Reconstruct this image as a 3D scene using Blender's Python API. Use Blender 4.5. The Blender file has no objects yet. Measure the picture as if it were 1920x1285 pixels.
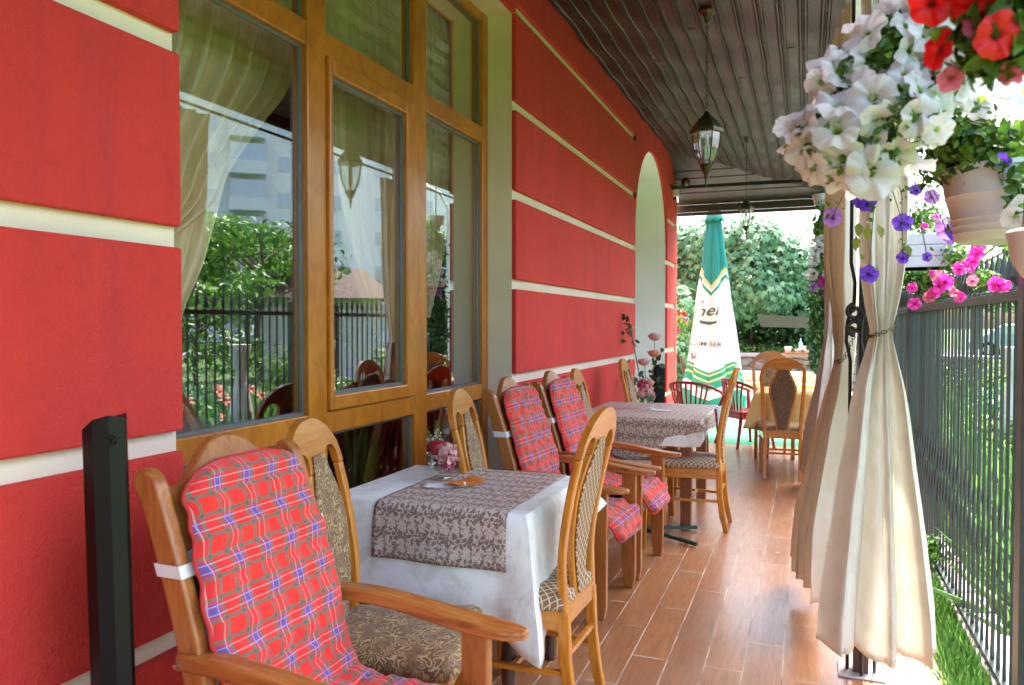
import bpy, math, random
import numpy as np
from mathutils import Vector, Matrix, noise
random.seed(7); rng = np.random.default_rng(7)
R = math.radians
sc = bpy.context.scene
col = sc.collection

# ---------------------------------------------------------------- camera
cd = bpy.data.cameras.new("camera"); cam = bpy.data.objects.new("camera", cd); col.objects.link(cam)
cd.sensor_width = 36; cd.lens = 27.0; cd.clip_end = 2000; cd.clip_start = 0.05
cam.location = (0, 0, 1.4)
cam.rotation_euler = (math.pi/2 - 0.0233, 0, math.atan(552/1440))
sc.camera = cam
cd.dof.use_dof = True; cd.dof.focus_distance = 3.4; cd.dof.aperture_fstop = 5.2
# ---------------------------------------------------------------- sky and sun
SUN_EL, SUN_AZ = R(66), R(13)          # azimuth from +Y towards +X : high ahead, a little to the right
w = bpy.data.worlds.new("World"); sc.world = w; w.use_nodes = True
wn = w.node_tree; bg = wn.nodes['Background']
sky = wn.nodes.new('ShaderNodeTexSky'); sky.sky_type = 'NISHITA'; sky.sun_disc = False
sky.sun_elevation = SUN_EL; sky.sun_rotation = SUN_AZ; sky.air_density = 1.0; sky.dust_density = 6.0; sky.ozone_density = 1.0
wn.links.new(sky.outputs[0], bg.inputs[0]); bg.inputs[1].default_value = 0.15
ld = bpy.data.lights.new("sun", 'SUN'); ld.energy = 2.1; ld.angle = R(0.6); ld.color = (1, .965, .92)
sun = bpy.data.objects.new("sun", ld); col.objects.link(sun)
sd = Vector((math.sin(SUN_AZ)*math.cos(SUN_EL), math.cos(SUN_AZ)*math.cos(SUN_EL), math.sin(SUN_EL)))
sun.rotation_euler = sd.to_track_quat('Z', 'Y').to_euler(); sun.location = (3, -6, 12)
sc.view_settings.view_transform = 'Standard'; sc.view_settings.look = 'None'
sc.view_settings.exposure = 3.1; sc.view_settings.gamma = 1.0
sc.render.engine = 'CYCLES'
sc.cycles.max_bounces = 10; sc.cycles.transparent_max_bounces = 16; sc.cycles.sample_clamp_indirect = 6
sc.cycles.caustics_reflective = False; sc.cycles.caustics_refractive = False

# ---------------------------------------------------------------- node maths
class V:
    def __init__(s, nt, o): s.nt, s.o = nt, o
    def _m(s, op, b=None, c=None):
        n = s.nt.nodes.new('ShaderNodeMath'); n.operation = op
        for i, x in enumerate((s, b, c)):
            if x is None: continue
            if isinstance(x, V): s.nt.links.new(x.o, n.inputs[i])
            else: n.inputs[i].default_value = x
        return V(s.nt, n.outputs[0])
    def __add__(s, b): return s._m('ADD', b)
    def __radd__(s, b): return s._m('ADD', b)
    def __sub__(s, b): return s._m('SUBTRACT', b)
    def __rsub__(s, b): return (s*-1.0) + b
    def __mul__(s, b): return s._m('MULTIPLY', b)
    def __rmul__(s, b): return s._m('MULTIPLY', b)
    def __truediv__(s, b): return s._m('DIVIDE', b)
    def __lt__(s, b): return s._m('LESS_THAN', b)
    def __gt__(s, b): return s._m('GREATER_THAN', b)
    def fract(s): return s._m('FRACT')
    def floor(s): return s._m('FLOOR')
    def abs(s): return s._m('ABSOLUTE')
    def sin(s): return s._m('SINE')
    def cos(s): return s._m('COSINE')
    def sqrt(s): return s._m('SQRT')
    def pow(s, b): return s._m('POWER', b)
    def max(s, b): return s._m('MAXIMUM', b)
    def min(s, b): return s._m('MINIMUM', b)
    def atan2(s, b): return s._m('ARCTAN2', b)
    def tri(s, p): return s._m('PINGPONG', p)
    def band(s, a, b): return (s > a)*(s < b)
    def step(s, a, b):                      # smooth 0..1 from a to b
        n = s.nt.nodes.new('ShaderNodeMapRange'); n.interpolation_type = 'SMOOTHSTEP'
        s.nt.links.new(s.o, n.inputs[0]); n.inputs[1].default_value = a; n.inputs[2].default_value = b
        return V(s.nt, n.outputs[0])
class M:
    """a material with a Principled surface"""
    def __init__(s, name, rough=.5, **kw):
        s.m = bpy.data.materials.new(name); s.m.use_nodes = True; s.nt = s.m.node_tree
        s.b = s.nt.nodes['Principled BSDF']; s.b.inputs['Roughness'].default_value = rough
        for k, v in kw.items(): s.b.inputs[k.replace('_', ' ')].default_value = v
    def new(s, t, **kw):
        n = s.nt.nodes.new(t)
        for k, v in kw.items(): setattr(n, k, v)
        return n
    def link(s, a, b): s.nt.links.new(a.o if isinstance(a, V) else a, b)
    def uv(s):
        n = s.new('ShaderNodeTexCoord'); x = s.new('ShaderNodeSeparateXYZ'); s.link(n.outputs['UV'], x.inputs[0])
        return V(s.nt, x.outputs[0]), V(s.nt, x.outputs[1]), n.outputs['UV']
    def obj(s):
        n = s.new('ShaderNodeTexCoord'); x = s.new('ShaderNodeSeparateXYZ'); s.link(n.outputs['Object'], x.inputs[0])
        return V(s.nt, x.outputs[0]), V(s.nt, x.outputs[1]), V(s.nt, x.outputs[2]), n.outputs['Object']
    def comb(s, x, y, z=0.0):
        n = s.new('ShaderNodeCombineXYZ')
        for i, a in enumerate((x, y, z)):
            if isinstance(a, V): s.link(a, n.inputs[i])
            else: n.inputs[i].default_value = a
        return n.outputs[0]
    def noise(s, vec, scale, detail=4, rough=.55, dist=0):
        n = s.new('ShaderNodeTexNoise'); s.link(vec, n.inputs['Vector']); n.inputs['Scale'].default_value = scale
        n.inputs['Detail'].default_value = detail; n.inputs['Roughness'].default_value = rough; n.inputs['Distortion'].default_value = dist
        return V(s.nt, n.outputs[0])
    def mix(s, f, a, b):
        n = s.new('ShaderNodeMix', data_type='RGBA')
        if isinstance(f, V): s.link(f, n.inputs[0])
        else: n.inputs[0].default_value = f
        for i, c in ((6, a), (7, b)):
            if isinstance(c, tuple): n.inputs[i].default_value = (*c, 1)
            else: s.link(c, n.inputs[i])
        return n.outputs[2]
    def ramp(s, f, stops):
        n = s.new('ShaderNodeValToRGB'); s.link(f, n.inputs[0]); e = n.color_ramp.elements
        while len(e) < len(stops): e.new(.5)
        for k, (p, c) in enumerate(stops): e[k].position = p; e[k].color = (*c, 1)
        return n.outputs[0]
    def color(s, c):
        if isinstance(c, tuple): s.b.inputs['Base Color'].default_value = (*c, 1)
        else: s.link(c, s.b.inputs['Base Color'])
        return s
    def bump(s, h, strength=.3, dist=.01):
        n = s.new('ShaderNodeBump'); n.inputs['Strength'].default_value = strength; n.inputs['Distance'].default_value = dist
        s.link(h, n.inputs['Height']); s.link(n.outputs[0], s.b.inputs['Normal']); return s
    def rough(s, f): s.link(f, s.b.inputs['Roughness']); return s
    def translucent(s, c, f=.35):
        out = s.nt.nodes['Material Output']; t = s.new('ShaderNodeBsdfTranslucent'); mx = s.new('ShaderNodeMixShader')
        if isinstance(c, tuple): t.inputs[0].default_value = (*c, 1)
        else: s.link(c, t.inputs[0])
        mx.inputs[0].default_value = f; s.link(s.b.outputs[0], mx.inputs[1]); s.link(t.outputs[0], mx.inputs[2]); s.link(mx.outputs[0], out.inputs[0])
        return s
def plain(name, c, rough=.5, **kw):
    m = M(name, rough, **kw); x, y, z, o = m.obj(); n = m.noise(o, 9, 3)
    m.color(m.mix(n.step(.3, .75), c, tuple(v*.86 for v in c))); return m.m

def mat_wood(name, c1, c2, rough=.28, scale=(1, 1, .12), coat=.35):
    m = M(name, rough, Coat_Weight=coat, Coat_Roughness=.15); x, y, z, o = m.obj()
    v = m.comb(x*scale[0], y*scale[1], z*scale[2]); n = m.noise(v, 42, 6, .6, 1.2); n2 = m.noise(o, 3.2, 2)
    c = m.mix(n.step(.35, .72), c1, c2); c = m.mix((n2.step(.35, .7))*.35, c, tuple(q*.8 for q in c2))
    return m.color(c).bump(n, .06, .004).m
WOOD = mat_wood('varnished_orange_wood', (.64, .25, .026), (.44, .14, .010))
WOOD_C = mat_wood('crest_wood', (.58, .22, .024), (.40, .125, .010), .28, (1, .12, 1))
WOOD_B = mat_wood('varnished_brown_wood', (.47, .175, .04), (.29, .085, .016), .38)
WOOD_F = mat_wood('window_frame_wood', (.58, .205, .018), (.42, .125, .008), .3, (1, .25, .12))
WOOD_X = mat_wood('arm_rest_wood', (.50, .185, .038), (.27, .075, .014), .34, (.10, 1, 1))
WOOD_XO = mat_wood('seat_rail_wood', (.62, .245, .028), (.42, .135, .010), .3, (.12, 1, 1))
WOOD_D = mat_wood('dark_turned_wood', (.09, .04, .025), (.05, .02, .012), .35)
WOOD_R = mat_wood('red_brown_wood', (.30, .10, .04), (.2, .055, .02), .4)

m = M('red_stucco', .82); x, y, z, o = m.obj(); n = m.noise(o, 130, 5, .62); n2 = m.noise(o, 1.6, 4); n3 = m.noise(m.comb(x*2.0, y*3.0, z*.35), 2.6, 4)
c = m.mix(n2.step(.3, .75), (.72, .043, .030), (.62, .034, .028)); c = m.mix(n3.step(.50, .8)*.5, c, (.42, .035, .05))
n4 = m.noise(o, 11, 5, .7); c = m.mix(n4.step(.54, .75)*.34, c, (.40, .02, .02)); n5 = m.noise(m.comb(x, y*9.0, z*.7), 3.0, 3); c = m.mix((n5.step(.58, .8))*(m.noise(o, 1.1, 2).step(.45, .65))*.42, c, (.70, .13, .11)); RED = m.color(c).bump(n + m.noise(o, 45, 3)*1.1 + n4*.4, .85, .007).m
m = M('cream_plaster', .85); x, y, z, o = m.obj(); n = m.noise(o, 120, 4); n2 = m.noise(o, 2.2, 4)
CREAM = m.color(m.mix(n2.step(.35, .7), (.82, .73, .57), (.74, .65, .50))).bump(n, .4, .005).m
m = M('pale_grey_plaster', .8); x, y, z, o = m.obj(); n2 = m.noise(o, 1.7, 4)
GREYP = m.color(m.mix(n2.step(.35, .7), (.80, .76, .73), (.72, .685, .655))).bump(m.noise(o, 90, 3), .15, .003).m

# wood-look floor tiles 0.15 x 0.6, running bond
m = M('floor_tile', .22, IOR=1.7, Coat_Weight=.4, Coat_Roughness=.2); x, y, z, o = m.obj()
u = (x + .68)/.15; k = u.floor(); odd = (k*.5).fract()*2.0
v = (y - 3.195 - odd*.313)/.6; kv = v.floor(); fu = u.fract(); fv = v.fract()
g = ((fu < .018) + (fu > .982) + (fv < .0065) + (fv > .9935)).min(1.0)
rnd = ((k*12.9898 + kv*78.233).sin()*43758.5).fract()
gr = m.noise(m.comb(x*60 + k*7.3, y*5 + kv*3.1, rnd*9), 1.0, 6, .65, .9)
spot = m.noise(o, 2.1, 4)
c = m.mix(gr.step(.3, .72), (.42, .19, .075), (.27, .11, .042)); c = m.mix(rnd*.5, c, (.22, .09, .045))
dirt = m.noise(m.comb(x*1.2, y*.8, 0), 1.6, 6, .7); c = m.mix(dirt.step(.48, .72)*.35, c, (.36, .27, .21)); c = m.mix(m.noise(o, 14, 4).step(.62, .72)*.25, c, (.20, .12, .08)); gc = m.mix(m.noise(o, 5, 4).step(.4, .65), (.50, .40, .30), (.22, .15, .11)); c = m.mix(g, c, gc); m.color(c); m.rough((gr*.14 + .20 + spot*.12) + g*.4)
FLOOR = m.bump((g*-1.0) + gr*.10, .35, .004).m
m = M('pink_concrete', .75); x, y, z, o = m.obj(); n = m.noise(o, 60, 5); ln = m.noise(m.comb(x*3, y*.6, 0), 3, 4)
PINKC = m.color(m.mix(n.step(.3, .7), (.46, .30, .25), (.38, .24, .20))).bump(n, .2, .003).m
m = M('lawn', .9); x, y, z, o = m.obj(); n = m.noise(o, 6, 6, .7); n2 = m.noise(o, .25, 4)
LAWN = m.color(m.mix(n.step(.3, .7), (.06, .13, .022), (.03, .075, .012))).bump(n, .5, .03).m
m = M('asphalt', .9); x, y, z, o = m.obj(); ASPH = m.color(m.mix(m.noise(o, 30, 4), (.11, .11, .115), (.16, .16, .16))).m
m = M('green_carpet', .95); x, y, z, o = m.obj(); n = m.noise(o, 150, 2); CARPET = m.color(m.mix(n, (.03, .24, .12), (.04, .32, .17))).bump(n, .4, .004).m
m = M('ceiling_metal', .42, Metallic=.25); x, y, z, o = m.obj(); n = m.noise(m.comb(x*2, y*.7, 0), 2.2, 4); n2 = m.noise(o, 35, 3)
c = m.mix(n.step(.35, .7), (.070, .050, .042), (.048, .034, .029)); CEIL = m.color(c).rough(n*.2 + n2*.12 + .26).bump(n2, .05, .003).m
m = M('brown_panel', .5); x, y, z, o = m.obj(); BROWN = m.color(m.mix(m.noise(o, 5, 3), (.085, .05, .04), (.06, .034, .028))).m
DARKM = plain('dark_painted_iron', (.03, .032, .034), .38, Metallic=.3)
FENCEM = plain('grey_green_fence_paint', (.065, .083, .082), .45, Metallic=.2)
BLACKM = plain('black_gloss_metal', (.002, .003, .003), .38, Specular_IOR_Level=.3)
BRONZE = plain('aged_bronze', (.10, .085, .045), .38, Metallic=.75)
STEEL = plain('steel', (.5, .5, .5), .3, Metallic=1.0)
WHITEP = plain('white_plastic', (.68, .76, .82), .4)
REDP = plain('red_plastic', (.42, .012, .014), .3, Coat_Weight=.2)
WHITE = plain('white_paint', (.8, .8, .8), .5)
KERBM = plain('pale_kerb_concrete', (.46, .42, .44), .85)

# tartan cushion cloth, uv in metres
m = M('red_tartan_cloth', .85, Sheen_Weight=.2); u, v, uv = m.uv(); P = 1/.092
wob = m.noise(uv, 9, 2)*.05
def tb(t):
    f = (t*P + wob).fract()
    blue = f.band(.53, .87); green = (f.band(.40, .475) + f.band(.915, .99)).min(1.0)
    white = (f.band(.585, .612) + f.band(.788, .815)).min(1.0); return blue, green, white
bu, gu, wu = tb(u); bv, gv, wv = tb(v)
c = m.mix(m.noise(uv, 600, 2)*.3, (.78, .028, .018), (.62, .018, .012))
c = m.mix((bu + bv).min(1.0)*.16, c, (.35, .02, .05)); c = m.mix(bu*bv*.85, c, (.055, .08, .36))
c = m.mix(gu.max(gv)*.85, c, (.035, .17, .12)); c = m.mix(gu*gv*.6, c, (.02, .08, .09)); c = m.mix(wu.max(wv)*.5, c, (.80, .50, .45))
TARTAN = m.color(c).bump(m.noise(m.comb(u*1.0, v*2.2, 0), 38, 4, .6)*1.0 + m.noise(uv, 900, 2)*.12, .55, .006).m

PIPE = plain('red_piping', (.50, .03, .03), .8)
def mat_brocade(name, base, gold, gold2, sc_=1.0):
    m = M(name, .6, Sheen_Weight=.15); u, v, uv = m.uv()
    nn = m.new('ShaderNodeTexNoise'); m.link(uv, nn.inputs['Vector']); nn.inputs['Scale'].default_value = 19*sc_; nn.inputs['Detail'].default_value = 1.5
    n = V(m.nt, nn.outputs[0]); n2 = m.noise(uv, 36*sc_, 1, .4)
    t = (n*58.0 + n2*12.0 + u*30*sc_).sin(); t2 = (n2*44.0 + v*55*sc_ + n*8).sin()
    line = t.step(.15, .5)*(m.noise(uv, 17*sc_, 1).step(.40, .5)); line2 = t2.step(.45, .8)*(1.0 - m.noise(uv, 17*sc_, 1).step(.44, .52))
    c = m.mix(line, base, gold); c = m.mix(line2*.85, c, gold2); c = m.mix(m.noise(uv, 500, 2)*.35, c, tuple(q*.55 for q in base))
    return m.color(c).bump((line + line2)*.6 + m.noise(uv, 600, 2)*.3, .25, .002).m
BROC = mat_brocade('brown_gold_brocade', (.17, .082, .035), (.50, .36, .16), (.36, .25, .11))
BROC_D = mat_brocade('dark_brocade', (.11, .055, .028), (.22, .15, .07), (.26, .17, .09), .9)
m = M('lattice_cloth', .65); u, v, uv = m.uv(); P = 1/.018
a = ((u + v)*P*.5).fract(); b = ((u - v)*P*.5).fract(); ln = (a < .16).max(b < .16)
LATT = m.color(m.mix(ln, (.22, .12, .07), (.66, .54, .34))).bump(ln, .3, .002).m

def damask(name, dark, light, cell, rough=.4):
    m = M(name, rough, Sheen_Weight=.1); u, v, uv = m.uv(); w1 = m.noise(uv, 42, 2); w2 = m.noise(m.comb(v, u, .3), 38, 2)
    U = u/cell + (w1-.5)*.42; W = v/cell + (w2-.5)*.42; row = W.floor(); U2 = U + (row*.5).fract()
    def motif(U, W, r0, amp, k, ph, a0=.5, b0=.5):
        fx = U.fract() - a0; fy = W.fract() - b0; r = (fx*fx + fy*fy).sqrt(); th = fy.atan2(fx)
        rad = ((th*k + ph).cos()*amp + r0); return r, rad, th
    r, rad, th = motif(U2, W, .30, .13, 6.0, 0.6); fl = r < rad
    hole = r.band(.10, .15); pet = ((th*6.0 + .6).cos() < -.55)*(r > .12)
    r2, rad2, th2 = motif(U2 + .5, W, .22, .12, 5.0, 0.0); fl2 = r2 < rad2
    r3, rad3, _ = motif(U2*2 + .25, W*2 + .5, .2, .12, 3.0, 1.0); fl3 = (r3 < rad3)*.8
    rim = (r - rad).abs() < .022
    mk = (fl*(1.0 - hole)*(1.0 - pet)).max(fl2).max(fl3*(1.0 - fl)).min(1.0)*(1.0 - rim)
    sp = m.noise(uv, 85, 2, .4); sc2 = ((sp*26.0).sin()).step(-.1, .35); mk = (mk*.9 + sc2*.42).min(1.0)
    return m.color(m.mix(mk, light, dark)).rough(mk*.25 + .36).bump(mk, .12, .001).m
RUNNER = damask('brown_satin_damask', (.19, .12, .10), (.62, .52, .46), .085)
RUNNER2 = damask('brown_rose_damask', (.21, .13, .10), (.62, .52, .42), .085)
m = M('marbled_white_cloth', .75); u, v, uv = m.uv(); n = m.noise(uv, 7, 6, .65, 1.0); n2 = m.noise(uv, 22, 4)
MARBLE = m.color(m.mix((n*.7 + n2*.3).step(.42, .66), (.88, .91, .90), (.70, .70, .64))).bump(m.noise(uv, 500, 2)*.25 + ((u*2.6 + .13).fract() < .006)*1.2 + ((v*3.1 + .4).fract() < .006)*1.2 + m.noise(uv, 9, 3)*2.0, .30, .004).m
m = M('grey_lace', .7); u, v, uv = m.uv(); LACE = m.color(m.mix(m.noise(uv, 120, 2).step(.4, .6), (.6, .57, .6), (.42, .38, .4))).m
m = M('yellow_cloth', .8); u, v, uv = m.uv(); YELC = m.color(m.mix(m.noise(uv, 8, 3), (.80, .54, .20), (.72, .45, .15))).translucent((.8, .6, .3), .2).m

def mat_curtain(name, c1, c2, tr=.3, weave=True):
    m = M(name, .7, Sheen_Weight=.15); u, v, uv = m.uv(); P = 1/.017
    a = ((u*2 + v)*P).fract(); b = ((u*2 - v)*P).fract(); ln = (a < .3).max(b < .3); msk = m.noise(uv, 9, 2).step(.45, .58)
    c = m.mix(ln*msk*.85, c1, c2); m.color(c).bump(ln*msk + m.noise(uv, 400, 2)*.4, .18, .002)
    return m.translucent(c, tr).m
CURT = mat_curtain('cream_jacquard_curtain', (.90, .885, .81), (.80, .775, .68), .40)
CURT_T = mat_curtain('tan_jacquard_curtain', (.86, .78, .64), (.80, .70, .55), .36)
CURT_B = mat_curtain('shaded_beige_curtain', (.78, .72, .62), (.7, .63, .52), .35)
m = M('gold_voile', .7); u, v, uv = m.uv(); c = m.mix(m.noise(m.comb(u*14, v*.5, 0), 2, 3).step(.35, .65), (.92, .83, .56), (.80, .64, .34)); VOILE = m.color(c).translucent((.8, .7, .45), .15).m

def mat_glass(name, f0=.1, tint=(.80, .86, .82)):
    m = M(name); nt = m.nt; out = nt.nodes['Material Output']; nt.nodes.remove(m.b)
    ge = m.new('ShaderNodeNewGeometry'); dp = m.new('ShaderNodeVectorMath', operation='DOT_PRODUCT'); m.link(ge.outputs['Incoming'], dp.inputs[0]); m.link(ge.outputs['Normal'], dp.inputs[1]); f = (1.0 - V(m.nt, dp.outputs['Value']).abs()).pow(4.0)*(1-f0) + f0; g = m.new('ShaderNodeBsdfGlossy'); g.inputs['Roughness'].default_value = 0.0
    g.inputs[0].default_value = (1, 1, 1, 1); t = m.new('ShaderNodeBsdfTransparent'); t.inputs[0].default_value = (*tint, 1); mx = m.new('ShaderNodeMixShader')
    m.link(f, mx.inputs[0]); m.link(t.outputs[0], mx.inputs[1]); m.link(g.outputs[0], mx.inputs[2]); m.link(mx.outputs[0], out.inputs[0]); return m.m
GLASS = mat_glass('window_glass', .135, (1, 1, 1)); GLASS2 = mat_glass('clear_glass', .05, (.93, .95, .94))

def mat_leaf(name, dark, light, tr=.3, rough=.45):
    m = M(name, rough); u, v, uv = m.uv(); c = m.ramp(u, [(0, dark), (.6, tuple((a+b)/2 for a, b in zip(dark, light))), (1, light)])
    return m.color(c).translucent(c, tr).m
LEAF = mat_leaf('petunia_leaf', (.03, .10, .012), (.16, .30, .03), .35)
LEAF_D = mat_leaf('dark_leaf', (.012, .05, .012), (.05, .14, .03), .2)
LEAF_V = mat_leaf('vine_leaf', (.03, .14, .05), (.18, .42, .19), .25)
LEAF_G = mat_leaf('garden_leaf', (.03, .12, .015), (.18, .36, .05), .35)
LEAF_Y = mat_leaf('yellow_green_leaf', (.10, .16, .02), (.42, .42, .06), .4)
GRASSM = mat_leaf('grass_blade', (.07, .20, .035), (.24, .46, .11), .4)
def mat_petal(name, c, edge, throat=(.35, .55, .05), tr=.48):
    m = M(name, .55); u, v, uv = m.uv(); n = m.noise(m.comb(u*40, v*1.2, 0), 1, 2)
    cc = m.ramp(v, [(0, throat), (.30, throat), (.46, c), (1, edge)]); cc = m.mix(n.step(.45, .7)*.4, cc, tuple(q*.75 for q in c))
    return m.color(cc).translucent(cc, tr).m
PW = mat_petal('white_petal', (.80, .78, .80), (.84, .82, .84)); PP = mat_petal('violet_petal', (.13, .04, .50), (.18, .07, .62), (.03, .01, .1))
PM = mat_petal('magenta_petal', (.78, .02, .36), (.85, .08, .50), (.3, .01, .12)); PR = mat_petal('red_petal', (.70, .008, .008), (.75, .01, .01), (.25, .01, .01), .25)
PK = mat_petal('pink_petal', (.66, .12, .22), (.72, .2, .32), (.4, .1, .1)); PL = mat_petal('lilac_petal', (.38, .16, .50), (.45, .22, .6), (.1, .03, .2))
CORAL = mat_petal('coral_rose', (.80, .28, .18), (.85, .40, .30), (.7, .15, .08), .2); ROSEP = mat_petal('pale_pink_rose', (.82, .48, .46), (.84, .55, .55), (.75, .3, .25), .2)
STEM = plain('green_stem', (.05, .12, .02), .6); BARK = plain('bark', (.12, .085, .06), .9)
PEONY = plain('pink_bloom', (.80, .42, .50), .6); DKRED = plain('dark_red_bloom', (.28, .004, .02), .4)

# ---------------------------------------------------------------- mesh helpers
class MB:
    def __init__(s): s.v = []; s.f = []; s.uv = []
    def add(s, vs, fs, uvs=None):
        o = len(s.v); s.v += [tuple(p) for p in vs]
        for k, f in enumerate(fs):
            s.f.append([i + o for i in f]); s.uv.append([uvs[i] for i in f] if uvs else None)
        return s
    def box(s, x0, x1, y0, y1, z0, z1):
        vs = [(x, y, z) for z in (z0, z1) for y in (y0, y1) for x in (x0, x1)]
        return s.add(vs, [(0, 2, 3, 1), (4, 5, 7, 6), (0, 1, 5, 4), (2, 6, 7, 3), (0, 4, 6, 2), (1, 3, 7, 5)])
    def tube(s, pts, r, n=8, sq=False):
        pts = [Vector(p) for p in pts]; N = len(pts); rr = r if isinstance(r, (list, tuple)) else [r]*N
        vs = []; prev = None
        for i, p in enumerate(pts):
            t = (pts[min(i+1, N-1)] - pts[max(i-1, 0)]).normalized()
            if prev is None:
                a = Vector((0, 0, 1)) if abs(t.z) < .9 else Vector((1, 0, 0)); prev = t.cross(a).normalized()
            b = (prev - t*prev.dot(t)).normalized(); prev = b; c = t.cross(b)
            for k in range(n):
                an = 2*math.pi*(k + (.5 if sq else 0))/n; vs.append(p + (b*math.cos(an) + c*math.sin(an))*rr[i])
        fs = [(i*n+k, i*n+(k+1) % n, (i+1)*n+(k+1) % n, (i+1)*n+k) for i in range(N-1) for k in range(n)]
        fs += [tuple(range(n))[::-1], tuple((N-1)*n + k for k in range(n))]
        return s.add(vs, fs)
    def lathe(s, prof, n=20, c=(0, 0, 0), cap=True):
        vs = [(c[0] + r*math.cos(2*math.pi*k/n), c[1] + r*math.sin(2*math.pi*k/n), c[2] + z) for r, z in prof for k in range(n)]
        N = len(prof); fs = [(i*n+k, i*n+(k+1) % n, (i+1)*n+(k+1) % n, (i+1)*n+k) for i in range(N-1) for k in range(n)]
        if cap: fs += [tuple(range(n))[::-1], tuple((N-1)*n + k for k in range(n))]
        return s.add(vs, fs)
    def grid(s, fn, nu, nv, uvf=None, flip=False):
        vs = []; us = []
        for j in range(nv+1):
            for i in range(nu+1):
                a, b = i/nu, j/nv; vs.append(fn(a, b)); us.append(uvf(a, b) if uvf else (a, b))
        fs = []
        for j in range(nv):
            for i in range(nu):
                q = (j*(nu+1)+i, j*(nu+1)+i+1, (j+1)*(nu+1)+i+1, (j+1)*(nu+1)+i); fs.append(q[::-1] if flip else q)
        return s.add(vs, fs, us)
    def plate(s, rows, xf, th, front=None):
        """rows (z,y0,y1); plate of thickness th following x = xf(z); uv in metres"""
        vs = []; us = []
        for z, a, b in rows:
            x = xf(z); vs += [(x, a, z), (x, b, z), (x + th, b, z), (x + th, a, z)]; us += [(a, z), (b, z), (b, z), (a, z)]
        fs = []
        for i in range(len(rows)-1):
            for k in range(4): fs.append((i*4+k, i*4+(k+1) % 4, (i+1)*4+(k+1) % 4, (i+1)*4+k))
        e = (len(rows)-1)*4; fs += [(3, 2, 1, 0), (e, e+1, e+2, e+3)]
        return s.add(vs, fs, us)
    def prism(s, poly, axis, a0, a1, shear=None):
        """extrude polygon along axis 'x','y','z'"""
        n = len(poly); vs = []
        for a in (a0, a1):
            for p, q in poly:
                v = {'x': (a, p, q), 'y': (p, a, q), 'z': (p, q, a)}[axis]
                if shear: v = shear(v)
                vs.append(v)
        fs = [tuple(range(n))[::-1], tuple(range(n, 2*n))] + [(i, (i+1) % n, n+(i+1) % n, n+i) for i in range(n)]
        return s.add(vs, fs)
    def build(s, name, mat, parent=None, smooth=None, bevel=0, sub=0, solid=0, loc=None, segs=2):
        me = bpy.data.meshes.new(name); me.from_pydata(s.v, [], s.f)
        if any(u is not None for u in s.uv):
            l = me.uv_layers.new(name='UVMap'); k = 0
            for f, u in zip(s.f, s.uv):
                for i in range(len(f)):
                    if u: l.data[k].uv = u[i]
                    k += 1
        me.materials.append(mat); 
        o = bpy.data.objects.new(name, me); col.objects.link(o)
        if parent is not None: o.parent = parent
        if loc: o.location = loc
        if solid: q = o.modifiers.new('thickness', 'SOLIDIFY'); q.thickness = solid; q.offset = 0
        if bevel:
            q = o.modifiers.new('bevel', 'BEVEL'); q.width = bevel; q.segments = segs; q.limit_method = 'ANGLE'; q.angle_limit = R(35)
        if sub: q = o.modifiers.new('subdivision', 'SUBSURF'); q.levels = sub; q.render_levels = sub
        if smooth: me.polygons.foreach_set('use_smooth', [True]*len(me.polygons)); 
        if smooth and smooth < 179: me.set_sharp_from_angle(angle=R(smooth))
        return o
def fixn(o):
    import bmesh
    bm = bmesh.new(); bm.from_mesh(o.data); bmesh.ops.recalc_face_normals(bm, faces=bm.faces); bm.to_mesh(o.data); bm.free(); return o
def tag(o, label=None, cat=None, group=None, kind=None):
    if label: o['label'] = label
    if cat: o['category'] = cat
    if group: o['group'] = group
    if kind: o['kind'] = kind
    return o
def thing(name, label, cat, loc=(0, 0, 0), rz=0, group=None):
    o = bpy.data.objects.new(name, None); o.empty_display_size = .1; col.objects.link(o); o.location = loc; o.rotation_euler = (0, 0, rz)
    return tag(o, label, cat, group)
def dup(root, loc, rz, label, swap=None):
    def cp(o, par):
        c = o.copy(); col.objects.link(c); c.parent = par
        if swap and c.type == 'MESH':
            for i, sl in enumerate(c.material_slots):
                if sl.material in swap: nm = swap[sl.material]; sl.link = 'OBJECT'; sl.material = nm
        for k in list(o.children): cp(k, c)
        return c
    r = cp(root, None); r.location = loc; r.rotation_euler = (0, 0, rz); r['label'] = label; return r
def lerp(a, b, t): return a + (b-a)*t
def interp(pts, x):
    if x <= pts[0][0]: return pts[0][1]
    for (a, b), (c, d) in zip(pts, pts[1:]):
        if x <= c: return b + (d-b)*(x-a)/(c-a)
    return pts[-1][1]
def sinterp(pts, x):
    """smooth (Catmull-Rom) interpolation"""
    n = len(pts)
    if x <= pts[0][0]: return pts[0][1]
    if x >= pts[-1][0]: return pts[-1][1]
    for i in range(n-1):
        if x <= pts[i+1][0]:
            (x0, y0), (x1, y1) = pts[i], pts[i+1]; t = (x-x0)/(x1-x0)
            m0 = (y1-pts[i-1][1])/(x1-pts[i-1][0])*(x1-x0) if i > 0 else y1-y0
            m1 = (pts[i+2][1]-y0)/(pts[i+2][0]-x0)*(x1-x0) if i < n-2 else y1-y0
            return (2*t**3-3*t**2+1)*y0 + (t**3-2*t**2+t)*m0 + (-2*t**3+3*t**2)*y1 + (t**3-t**2)*m1
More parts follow.
